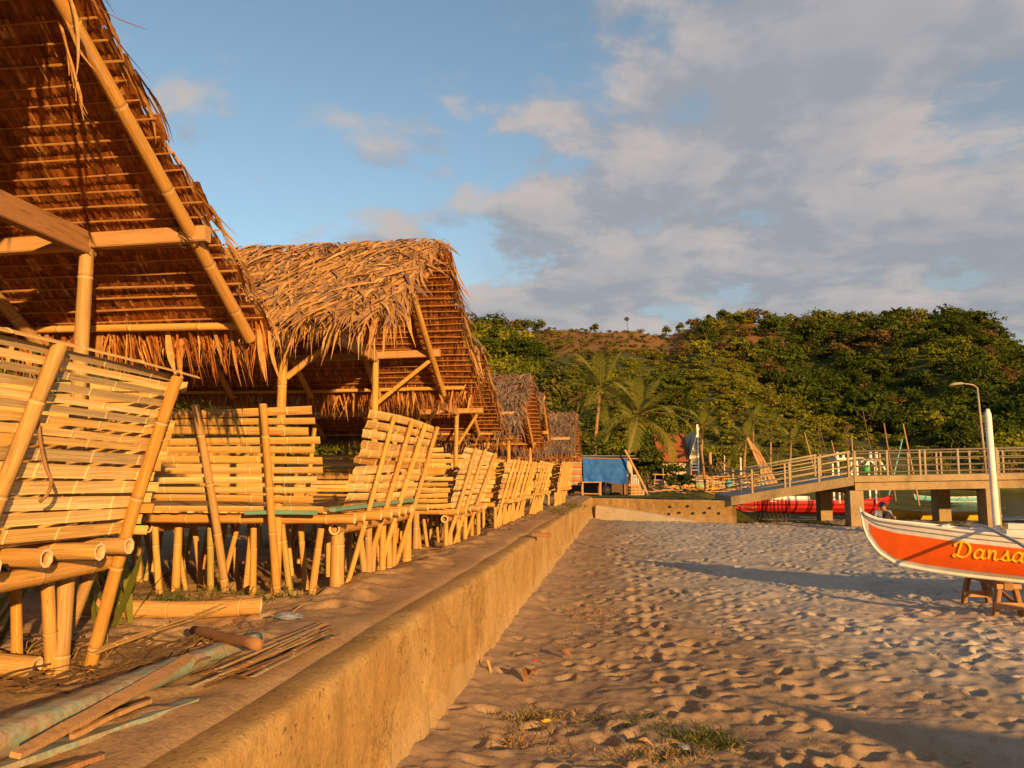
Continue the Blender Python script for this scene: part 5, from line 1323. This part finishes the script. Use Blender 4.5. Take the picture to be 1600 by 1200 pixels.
def shelter():
    Y = 35.5; zb = .76
    t = empty('shelter', (at(930, 742, Y).x, Y, zb), 0, 'low shack of poles and a flat roof behind the corner of the sea wall', 'shelter'); ox = at(930, 742, Y).x
    X = lambda u: (u-800)/1244*Y-ox
    zt = at(900, 716, Y).z-zb
    for u, dy in ((884, 0), (909, 0), (950, 1.8), (982, 0), (984, 2.0), (890, 2.0)):
        pole('post', (X(u), dy, -.2), (X(u)+.05, dy, zt), .045, t, DARKWOOD, 2, sides=7)
    pole('top_pole', (X(876), -.05, zt+.05), (X(996), -.05, zt-.02), .035, t, DARKWOOD, 4)
    V, F = box_vf(X(878), X(992), -.1, 2.3, zt+.085, zt+.12, .015); obj('roof', V, F, GREYB, t)
    V, F = box_vf(X(886), X(990), 2.05, 2.1, .0, zt, .01); obj('back_wall', V, F, IRON, t)  # dark brown stands in for the shade inside the shack
    ztop = zt+zb+.02
    sheet('tarpaulin', TARP, Vector((X(909)+ox, Y-.12, ztop)), Vector((X(978)+ox, Y-.12, ztop-.03)), Vector((X(911)+ox, Y-.14, at(910, 752, Y).z)), Vector((X(978)+ox, Y-.14, at(978, 756, Y).z)), 30, 14, .15, 'blue tarpaulin hung across the front of the shack', 'tarpaulin', 5)
    sheet('striped_cloth', STRIPE, Vector((X(879)+ox, Y-.12, ztop)), Vector((X(908)+ox, Y-.12, ztop)), Vector((X(880)+ox, Y-.13, at(880, 762, Y).z)), Vector((X(908)+ox, Y-.13, at(908, 756, Y).z)), 12, 12, .05, 'striped orange and grey cloth hung left of the blue tarpaulin', 'cloth', 9)
    sheet('sack', PALECONC, Vector((X(979)+ox, Y-.1, ztop-.1)), Vector((X(986)+ox, Y-.1, ztop-.1)), Vector((X(977)+ox, Y-.12, zb+.9)), Vector((X(987)+ox, Y-.12, zb+.9)), 6, 8, .05, 'pale sack hanging at the right end of the shack', 'sack', 12)
    tb = empty('table', (X(922)+ox, Y-.25, zb), 0, 'rough wooden table below the blue tarpaulin', 'table'); w = (940-909)/1244*Y
    V, F = box_vf(-w/2, w/2, -.25, .25, .60, .64, .008); obj('tabletop', V, F, WOOD, tb)
    for sx_ in (-1, 1):
        for sy in (-1, 1): bevel_box('leg', (sx_*(w/2-.05), sy*.2, -.1), (sx_*(w/2-.05), sy*.2, .6), .05, .05, WOOD, tb)
    bevel_box('stretcher', (-w/2+.05, -.21, .12), (w/2-.05, -.21, .12), .03, .04, WOOD, tb)
    st = empty('crate', (X(990)+ox, Y-.35, zb), .1, 'slatted crate at the right end of the shack', 'crate')
    for k in range(4):
        V, F = box_vf(-.28, .28, -.25, -.23, .04+.13*k, .14+.13*k); obj('slat', V, F, WOOD, st)
        V, F = box_vf(-.28, .28, .23, .25, .04+.13*k, .14+.13*k); obj('slat', V, F, WOOD, st)
    for x in (-.28, .25):
        for y in (-.23, .19): V, F = box_vf(x+.003, x+.033, y+.003, y+.037, 0, .56); obj('corner_post', V, F, DARKWOOD, st)
    ch = empty('plastic_chair', (X(996)+ox, Y+.3, zb), 2.5, 'pale plastic chair behind the crate', 'chair')
    V, F = box_vf(-.22, .22, -.22, .22, .42, .46); obj('seat', V, F, WHITE, ch)
    for k in range(4): V, F = box_vf(-.2+.11*k, -.13+.11*k, .2, .23, .465, .88); obj('back_slat', V, F, WHITE, ch)
    V, F = box_vf(-.22, .22, .195, .235, .885, .95); obj('back_rail', V, F, WHITE, ch)
    for x in (-1, 1):
        for y in (-1, 1): bevel_box('leg', (x*.2, y*.2, -.05), (x*.19, y*.19, .42), .04, .04, WHITE, ch)
    p1 = at(976, 703, Y-.5); p0 = at(1013, 771, Y-.7); tag(pole('leaning_pole', p0-Vector((0, 0, .1)), p1, .055, None, WOOD, 3), 'bare pole leaning against the right end of the shack', 'pole')
    bk = tag(ball('bucket', (X(946)+ox, Y+.2, zb+.25), .22, BLACK, 'dark round pot under the blue tarpaulin', 'pot'))
shelter()
# ------------------------------------------------------------------ two people sitting beyond the boat
def person(label, loc, rz, shirt, lean, scale=1.0):
    t = empty('person', loc, rz, label, 'person'); t.scale = (scale,)*3
    J = {'pelvis': (0, 0, .10), 'waist': (0, -.03-lean*.2, .28), 'chest': (0, -.02+lean*.5, .50), 'neck': (0, .02+lean*.85, .62), 'head': (0, .05+lean, .72), 'crown': (0, .05+lean*1.05, .84)}
    E = [('pelvis', 'waist'), ('waist', 'chest'), ('chest', 'neck'), ('neck', 'head'), ('head', 'crown')]; Rd = dict(pelvis=.125, waist=.115, chest=.13, neck=.05, head=.095, crown=.07)
    for s, n in ((-1, 'l'), (1, 'r')):
        J.update({n+'sh': (s*.17, lean*.6, .55), n+'el': (s*.23, .10+lean*.5, .36), n+'wr': (s*.14, .30+lean*.3, .38), n+'ha': (s*.10, .37+lean*.3, .39),
                  n+'hip': (s*.09, .02, .10), n+'kn': (s*.15, .40, .42), n+'an': (s*.13, .52, .06), n+'ft': (s*.14, .68, .03)})
        E += [('chest', n+'sh'), (n+'sh', n+'el'), (n+'el', n+'wr'), (n+'wr', n+'ha'), ('pelvis', n+'hip'), (n+'hip', n+'kn'), (n+'kn', n+'an'), (n+'an', n+'ft')]
        Rd.update({n+'sh': .065, n+'el': .043, n+'wr': .03, n+'ha': .035, n+'hip': .095, n+'kn': .062, n+'an': .04, n+'ft': .035})
        for q in range(4): k = f'{n}f{q}'; J[k] = (s*(.06+.022*q), .44+lean*.3-.006*q*q, .37); E.append((n+'ha', k)); Rd[k] = .009
        k = n+'th'; J[k] = (s*.055, .38+lean*.3, .42); E.append((n+'ha', k)); Rd[k] = .01
    def skin(name, keys, edges, mat, grow=0):
        ks = list(keys); me = bpy.data.meshes.new(name); me.from_pydata([J[k] for k in ks], [(ks.index(a), ks.index(b)) for a, b in edges], [])
        me.materials.append(mat); o = link(name, me, t)
        m = o.modifiers.new('skin', 'SKIN'); m.use_smooth_shade = True
        if not me.skin_vertices: me.attributes
        for i, k in enumerate(ks): v = me.skin_vertices[0].data[i]; v.radius = (Rd[k]+grow, Rd[k]+grow); v.use_root = (i == 0)
        s = o.modifiers.new('sub', 'SUBSURF'); s.levels = s.render_levels = 2; return o
    def with_skin(name, keys, edges, mat, grow=0):
        return skin(name, keys, edges, mat, grow)
    bpy.context.view_layer.update()
    import bmesh
    def mk(name, keys, edges, mat, grow):
        bmm = bmesh.new(); ly = bmm.verts.layers.skin.new(); vs = {}
        for i, k in enumerate(keys):
            v = bmm.verts.new(J[k]); v[ly].radius = (Rd[k]+grow, Rd[k]+grow); v[ly].use_root = (i == 0); vs[k] = v
        for a, b in edges: bmm.edges.new((vs[a], vs[b]))
        me = bpy.data.meshes.new(name); bmm.to_mesh(me); bmm.free(); me.materials.append(mat); o = link(name, me, t)
        m = o.modifiers.new('skin', 'SKIN'); m.use_smooth_shade = True; s = o.modifiers.new('smooth', 'SUBSURF'); s.levels = s.render_levels = 2; return o
    mk('body', list(J), E, SKIN, 0)
    ks = ['waist', 'chest', 'lsh', 'rsh', 'lel', 'rel', 'pelvis']; ks = ['pelvis']+ks[:-1]
    mk('shirt', ks, [e for e in E if e[0] in ks and e[1] in ks], shirt, .014)
    ks = ['pelvis', 'lhip', 'rhip', 'lkn', 'rkn']; mk('shorts', ks, [e for e in E if e[0] in ks and e[1] in ks], DARKCLOTH, .018)
    h = Vector(J['head']); zs = np.linspace(-.15, 1, 8); Vt, Ft = tube_vf([h+Vector((0, -.018-.012*(1-z), .03+z*.10)) for z in zs], [.105*math.sqrt(max(.03, 1-max(0, z)**2)) for z in zs], 12); obj('hair', np.array(Vt), Ft, HAIR, t, smooth=True)
    for s in (-1, 1):
        Vt, Ft = tube_vf([h+Vector((s*.095, .0, -.02)), h+Vector((s*.108, -.005, 0)), h+Vector((s*.1, -.005, .03))], [.012, .02, .012], 6); obj('ear', np.array(Vt), Ft, SKIN, t, smooth=True)
        Vt, Ft = tube_vf([h+Vector((s*.035, .088, .0)), h+Vector((s*.035, .1, 0))], [.012, .006], 6); obj('eye', np.array(Vt), Ft, HAIR, t, smooth=True)
    Vt, Ft = tube_vf([h+Vector((0, .09, .0)), h+Vector((0, .118, -.03)), h+Vector((0, .095, -.04))], [.008, .017, .012], 6); obj('nose', np.array(Vt), Ft, SKIN, t, smooth=True)
    Vt, Ft = tube_vf([h+Vector((-.025, .094, -.062)), h+Vector((.025, .094, -.062))], .007, 6); obj('mouth', np.array(Vt), Ft, RUST, t, smooth=True)
    return t
p = on(1374, 834, .0); person('person in a grey blue shirt sitting on the sand beyond the boat bow', (p.x+.6, 24.5, -.02), 2.7, GREYCLOTH, .04, 1.08)
person('person in black leaning forward beside the one in grey blue', (at(1392, 800, 23.8).x, 23.8, -.02), 1.2, DARKCLOTH, .16, 1.08)

# ------------------------------------------------------------------ things lying on the terrace and the sand
def lie(u, v, dz=0.0):
    p = on(u, v, TER+.03); p.z = terrace_h(p.x, p.y)+dz; return p
# long weathered hull log, flat on top
P = [on(401, 994, .90), on(325, 1020, .91), on(240, 1052, .92), on(120, 1100, .93), on(0, 1145, .93), on(-120, 1192, .93)]
def old_log(P, w, h, label):
    V = []; F = []; Q = catmull(P, 5); n = len(Q); k = 10
    for i, q in enumerate(Q):
        q = Vector(q); d = (Vector(Q[min(i+1, n-1)])-Vector(Q[max(i-1, 0)])).normalized(); s = d.cross(Vector((0, 0, 1))).normalized(); f = i/(n-1); ww = w[0]+(w[1]-w[0])*f; hh = h[0]+(h[1]-h[0])*f
        for j in range(k):
            a = 2*math.pi*j/k; x, z = math.cos(a), math.sin(a); z = min(z, .35)
            V.append(q+s*(x*ww)+Vector((0, 0, z*hh+.004*math.sin(i*3.1+j))))
    F = [(i*k+j, i*k+(j+1) % k, (i+1)*k+(j+1) % k, (i+1)*k+j) for i in range(n-1) for j in range(k)]+[tuple(reversed(range(k))), tuple(range((n-1)*k, n*k))]
    return tag(obj('old_float', np.array([tuple(v) for v in V]), F, OLDPAINT, smooth=True), label, 'boat float')
old_log(P, (.034, .085), (.05, .085), 'long weathered turquoise boat float lying beside the sea wall')
def plank(P, w, th, mat, label, cat='plank', group=None, name='plank', twist=0):
    Q = catmull(P, 5); n = len(Q); V = []
    for i, q in enumerate(Q):
        q = Vector(q); d = (Vector(Q[min(i+1, n-1)])-Vector(Q[max(i-1, 0)])).normalized(); s = d.cross(Vector((0, 0, 1))).normalized(); s = s*math.cos(twist)+Vector((0, 0, 1))*math.sin(twist); nn = s.cross(d)
        ww = w*(.75+.25*min(1, 4*i/(n-1), 4*(1-i/(n-1))))
        for a, b in ((-1, 0), (1, 0), (1, -1), (-1, -1)): V.append(q+s*a*ww/2+nn*b*th+Vector((0, 0, random.uniform(-.002, .002))))
    F = [(i*4+j, i*4+(j+1) % 4, (i+1)*4+(j+1) % 4, (i+1)*4+j) for i in range(n-1) for j in range(4)]+[(3, 2, 1, 0), tuple(range((n-1)*4, n*4))]
    return tag(obj(name, np.array([tuple(v) for v in V]), F, mat), label, cat, group)
plank([on(298, 1022, .945), on(240, 1058, .955), on(150, 1108, .955), on(25, 1176, .945)], .044, .016, WOOD, 'curved reddish brown plank lying over the turquoise float', twist=.25)
plank([on(300, 1092, .855), on(220, 1118, .865), on(110, 1155, .87), on(-40, 1208, .87)], .085, .02, OLDPAINT, 'flat pale board with turquoise traces nearest the wall', twist=-.1)
plank([on(235, 1092, .90), on(180, 1113, .91), on(112, 1148, .90)], .02, .014, WOOD, 'narrow brown batten along the flat pale board')
plank([on(160, 1178, .855), on(90, 1200, .86), on(0, 1232, .86)], .03, .014, DARKWOOD, 'dark batten at the bottom edge between board and wall')
for k, (a, b) in enumerate((((352, 970), (140, 1062)), ((346, 966), (150, 1050)))):
    p0, p1 = lie(*a, .14), lie(*b, .13); tag(slat(p0, p1, (0, -.3, 1), .035, None, name='bamboo_strip'), ('upper' if k else 'lower')+' one of two pale bamboo strips beside the turquoise float', 'bamboo strip', 'pale bamboo strips on the float')
for k in range(13):
    a = (500+k*2+random.uniform(-22, 16), 978+k*2.2+random.uniform(-4, 4)); b = (285+k*4+random.uniform(-26, 26), 1076+k*1.6+random.uniform(-6, 6))
    p0, p1 = lie(*a, .025+.02*random.random()), lie(*b, .03+.03*random.random()); p1 = p0+(p1-p0)*random.uniform(.7, 1)
    tag(slat(p0, p1, (0, random.uniform(-.6, .6), 1), random.uniform(.018, .034), None, BROWNSLAT if k % 4 else OLDSLAT, name='bamboo_strip'), 'thin split bamboo strip in the bundle beside the sea wall', 'bamboo strip', 'bundle of split bamboo strips')
Vt, Ft = tube_vf([lie(303, 992, .08)*(1-f)+lie(402, 1052, .13)*f+Vector((0, 0, .004*math.sin(f*9))) for f in np.linspace(0, 1, 9)], [.024, .025, .028, .025, .025, .027, .026, .025, .025], 10)
t = obj('log', np.array(Vt), Ft, DARKWOOD, smooth=True); tag(t, 'short brown log lying across the turquoise float', 'log')
t = pole('bamboo_log', lie(128, 957, .085), lie(407, 953, .075), .056, None, BIGBAM, 5, sides=12); tag(t, 'thick bamboo log on the sand before the stilts of the second hut', 'log')
t = pole('bamboo_log', lie(-60, 1043, .06), lie(58, 1043, .06), .05, None, BIGBAM, 1, sides=12); tag(t, 'short bamboo log at the left edge beside the hut stilts', 'log')
t = pole('bamboo_rod', lie(-40, 1022, .1), lie(80, 1038, .04), .012, None, None, 3); tag(t, 'thin bamboo rod over the short log at the left edge', 'rod')
def crumple(name, p, r, mat, label, cat, seed, flat=.5, el=1.):
    r_ = np.random.default_rng(seed); n = 10; V = []; k = 12
    for i in range(n+1):
        a = math.pi*i/n
        for j in range(k):
            b = 2*math.pi*j/k; rr = r*(1+r_.uniform(-.35, .35)); V.append((math.sin(a)*math.cos(b)*rr*el, math.sin(a)*math.sin(b)*rr, math.cos(a)*rr*flat))
    F = [(i*k+j, (i+1)*k+j, (i+1)*k+(j+1) % k, i*k+(j+1) % k) for i in range(n) for j in range(k)]
    return tag(obj(name, np.array(V), F, mat, M=Matrix.Translation(Vector(p))), label, cat)
crumple('rag', lie(450, 966, .015), .05, BLUEC if False else GREYCLOTH, 'crumpled blue rag on the sand behind the bundle of strips', 'rag', 3, .35, 1.6)
p = on(846, 838, TER+.02); M, L = frame(p-Vector((.16, .02, -.02)), p+Vector((.20, -.03, .02)))
bevel_box('brick', p+Vector((-.13, .0, .022)), p+Vector((.13, -.02, .020)), .09, .05, BRICKM); tag(bpy.data.objects['brick'], 'reddish brick lying on top of the sea wall', 'brick')
crumple('stone', on(951, 800, .04)+Vector((0, -.25, .12)), .22, DARKWOOD, 'brown stone at the foot of the return wall corner', 'stone', 8, .8, 1.1)
def bz(p, d=0): p = Vector(p); p.z = beach_h(p.x, p.y)+d; return p
crumple('wrapper', bz(on(836, 1034, .02), .03), .020, RED, 'crumpled red and white wrapper on the sand near the wall', 'wrapper', 11, .5, 1.5)
crumple('wrapper', bz(on(853, 1133, .02), .04), .020, YELLOW, 'yellow wrapper in the dry grass near the wall', 'wrapper', 12, .4, 1.5)
crumple('wrapper', bz(on(1070, 1168, .02), .05), .022, GREYCLOTH, 'small pale blue wrapper in the grass at the bottom', 'wrapper', 13, .5, 1.4)
def dry_leaf(u, v, s, seed, label, stand=.5, mat=None):
    r_ = np.random.default_rng(seed); p = bz(on(u, v, .02), .03); n = 7; V = []
    for i in range(n):
        f = i/(n-1); w = s*.5*math.sin(math.pi*(.06+.9*f)); z = s*stand*math.sin(f*2.2)
        for q in (-1, 0, 1): V.append((s*1.5*(f-.5), w*q, z+abs(q)*w*.5+r_.uniform(-.003, .003)))
    F = [(i*3+j, i*3+j+1, i*3+j+4, i*3+j+3) for i in range(n-1) for j in range(2)]
    V2 = [(a, b, c-.002) for a, b, c in V]; o = len(V); F += [tuple(x+o for x in reversed(f)) for f in F]
    tag(obj('dry_leaf', np.array(V+V2), F, mat or BROWNSLAT, M=Matrix.Translation(p) @ Matrix.Rotation(seed*1.3, 4, 'Z')), label, 'leaf')
dry_leaf(882, 1032, .10, 2, 'curled brown leaf on the sand right of the red wrapper', .5, BRICKM)
dry_leaf(829, 1072, .13, 4, 'dark curled leaf standing in the sand below the red wrapper', .9, DARKWOOD)
dry_leaf(1008, 1170, .07, 7, 'small dry leaf at the edge of the beach grass', .4, WOOD)
p = bz(on(772, 1062, .02), .0); tag(bevel_box('stick', p, p+Vector((-.06, .05, .16)), .022, .012, SLAT), 'pale stick propped against the foot of the sea wall', 'stick')
p = bz(on(806, 1125, .02), .03); tag(bevel_box('straw', p, p+Vector((-.02, .08, .012)), .007, .007, AQUA), 'aqua plastic straw in the dry grass', 'straw')
# grass and litter, too fine to count
def grass(name, spots, mat, seed, hmin=.05, hmax=.16):
    r_ = np.random.default_rng(seed); P, D, L, T = [], [], [], []
    for (x, y, rx, ry, n, zf, tl, th) in spots:
        for k in range(n):
            a, b = r_.normal(0, .5, 2); px, py = x+a*rx, y+b*ry
            P.append((px, py, zf(px, py)-.01)); d = np.array((r_.normal(0, .55), r_.normal(0, .55), r_.uniform(.3, 1))); D.append(d/np.linalg.norm(d)); L.append(r_.uniform(hmin, hmax)); T.append(r_.uniform(tl, th))
    P = np.array(P); D = np.array(D); N = np.cross(D, r_.normal(0, 1, D.shape)); N /= np.linalg.norm(N, axis=1, keepdims=True)
    V, F, sg = blades(P, D, N, np.array(L), .007, .35, .0, 3, .3, r_)
    tag(obj(name, V, F, mat, tint=np.repeat(np.array(T), sg)), kind='stuff')
def bs(u, v, rx, ry, n, a, b): p = on(u, v, 0); return (p.x, p.y, rx, ry, n, beach_h, a, b)
grass('beach_grass', [bs(750, 1135, .30, .35, 700, .5, 1.), bs(830, 1125, .35, .3, 500, .3, 1.), bs(790, 1165, .4, .25, 500, .6, 1.), bs(985, 1128, .30, .2, 700, .05, .6), bs(1060, 1150, .35, .25, 900, .0, .5), bs(1130, 1165, .35, .2, 600, .05, .7), bs(1020, 1180, .35, .2, 600, .3, 1.),
    bs(860, 1010, .5, .5, 350, .5, 1.), bs(900, 960, .6, .8, 350, .6, 1.), bs(720, 1180, .25, .2, 400, .5, 1), bs(1250, 1165, .3, .2, 300, .1, .8)], L_GRASS, 5, .03, .10)
def ts(u, v, rx, ry, n, a, b): p = on(u, v, TER); return (p.x, p.y, rx, ry, n, terrace_h, a, b)
grass('terrace_grass', [ts(250, 940, .18, .2, 260, .05, .5), ts(445, 935, .22, .2, 260, .05, .5), ts(885, 790, .5, 3.0, 900, .0, .55), ts(350, 932, .3, .3, 160, .1, .6), ts(870, 800, .3, 1.8, 400, .05, .6), ts(70, 1030, .3, .2, 200, .5, 1), ts(150, 905, .2, .3, 160, .0, .3)], L_GRASS, 6, .06, .18)
r_ = np.random.default_rng(77); n = 900
A_ = np.concatenate([r_.uniform(2.2, 6.5, 600), r_.uniform(6, 30, 300)]); B_ = np.concatenate([r_.uniform(.45, 2.6, 600), r_.uniform(.4, 1.5, 300)])
P = np.array([tuple(wall_pt(a, b)) for a, b in zip(A_, B_)]); P[:, 2] = [terrace_h(x, y)+.012 for x, y in P[:, :2]]
ang = r_.normal(1.0, .9, n); D = np.stack([np.cos(ang), np.sin(ang), r_.normal(.02, .06, n)], 1)
V, F, sg = blades(P, D, np.repeat(np.array([[0, 0, 1.]]), n, 0), r_.uniform(.04, .26, n), r_.uniform(.004, .014, n), .02, .02, 3, .4, r_)
tag(obj('plant_litter', V, F, LEAF, tint=np.repeat(r_.random(n), sg)), kind='stuff')
n = 700; X_ = r_.uniform(0, 1, n)**2*2.6; Y_ = r_.uniform(2.5, 14, n); P = np.stack([-1.2+.14*Y_+X_, Y_, Y_*0], 1); P[:, 2] = [beach_h(x, y)+.05*float(fbm(np.array([x*1.1]), np.array([y*1.1]), 3, 4)[0])+.012 for x, y in P[:, :2]]
ang = r_.uniform(0, 6.28, n); D = np.stack([np.cos(ang), np.sin(ang), r_.normal(.08, .12, n)], 1)
V, F, sg = blades(P, D, np.repeat(np.array([[0, 0, 1.]]), n, 0), r_.uniform(.03, .14, n), r_.uniform(.004, .016, n), .02, .05, 3, .6, r_)
tag(obj('dry_litter', V, F, LEAF, tint=np.repeat(r_.random(n), sg)), kind='stuff')
mb = MB()
for k in range(150):
    p = lie(random.uniform(-60, 345), random.uniform(995, 1075), .01+.03*random.random()); a = random.gauss(.9, .7); L = random.uniform(.06, .32)
    mb.tube([p, p+Vector((math.cos(a)*L*.5, math.sin(a)*L*.5, random.uniform(0, .03))), p+Vector((math.cos(a)*L, math.sin(a)*L, random.uniform(-.01, .04)))], random.uniform(.002, .006), 4)
tag(mb.build('brushwood', BRUSH), kind='stuff')
# leafy shoots growing among the stilts
for k, (a, b, n, lab) in enumerate([(3.9, 2.0, 16, 'green leafy shoots among the stilts behind the nearest hut post'), (4.6, 1.7, 12, 'green shoot leaning out below the corner of the nearest hut'), (8.9, 1.6, 18, 'grassy plant in the gap between the second and third hut'), (12.4, 1.6, 16, 'young palm shoot below the fourth hut roof'), (6.2, 3.6, 16, 'green plant in the shade behind the stilts of the second hut')]):
    q = wall_pt(a, b, TER); t = empty('plant', q, k, lab, 'plant'); r2 = np.random.default_rng(800+k)
    for j in range(n):
        an = r2.uniform(0, 6.28); d = np.array((math.cos(an)*.45, math.sin(an)*.45, 1.)); d /= np.linalg.norm(d); nn = np.cross(d, (math.sin(an), -math.cos(an), 0)); nn /= np.linalg.norm(nn)
        V, F, sg = blades(np.array([(r2.normal(0, .05), r2.normal(0, .05), 0)]), d[None], nn[None], r2.uniform(.4, .85), r2.uniform(.025, .05), .25, .03, 6, .3, r2)
        obj('blade', V, F, L_PALM, t, tint=np.full(len(F), r2.uniform(.0, .7)))

boat('unseen outrigger boat out of view, added to cast the shadow in the bottom right corner', 'boat', (4.5, .75, .4), -.30, bm, 6.5, 1.0, True)  # boat out of view, put in for the shadow it throws on the sand
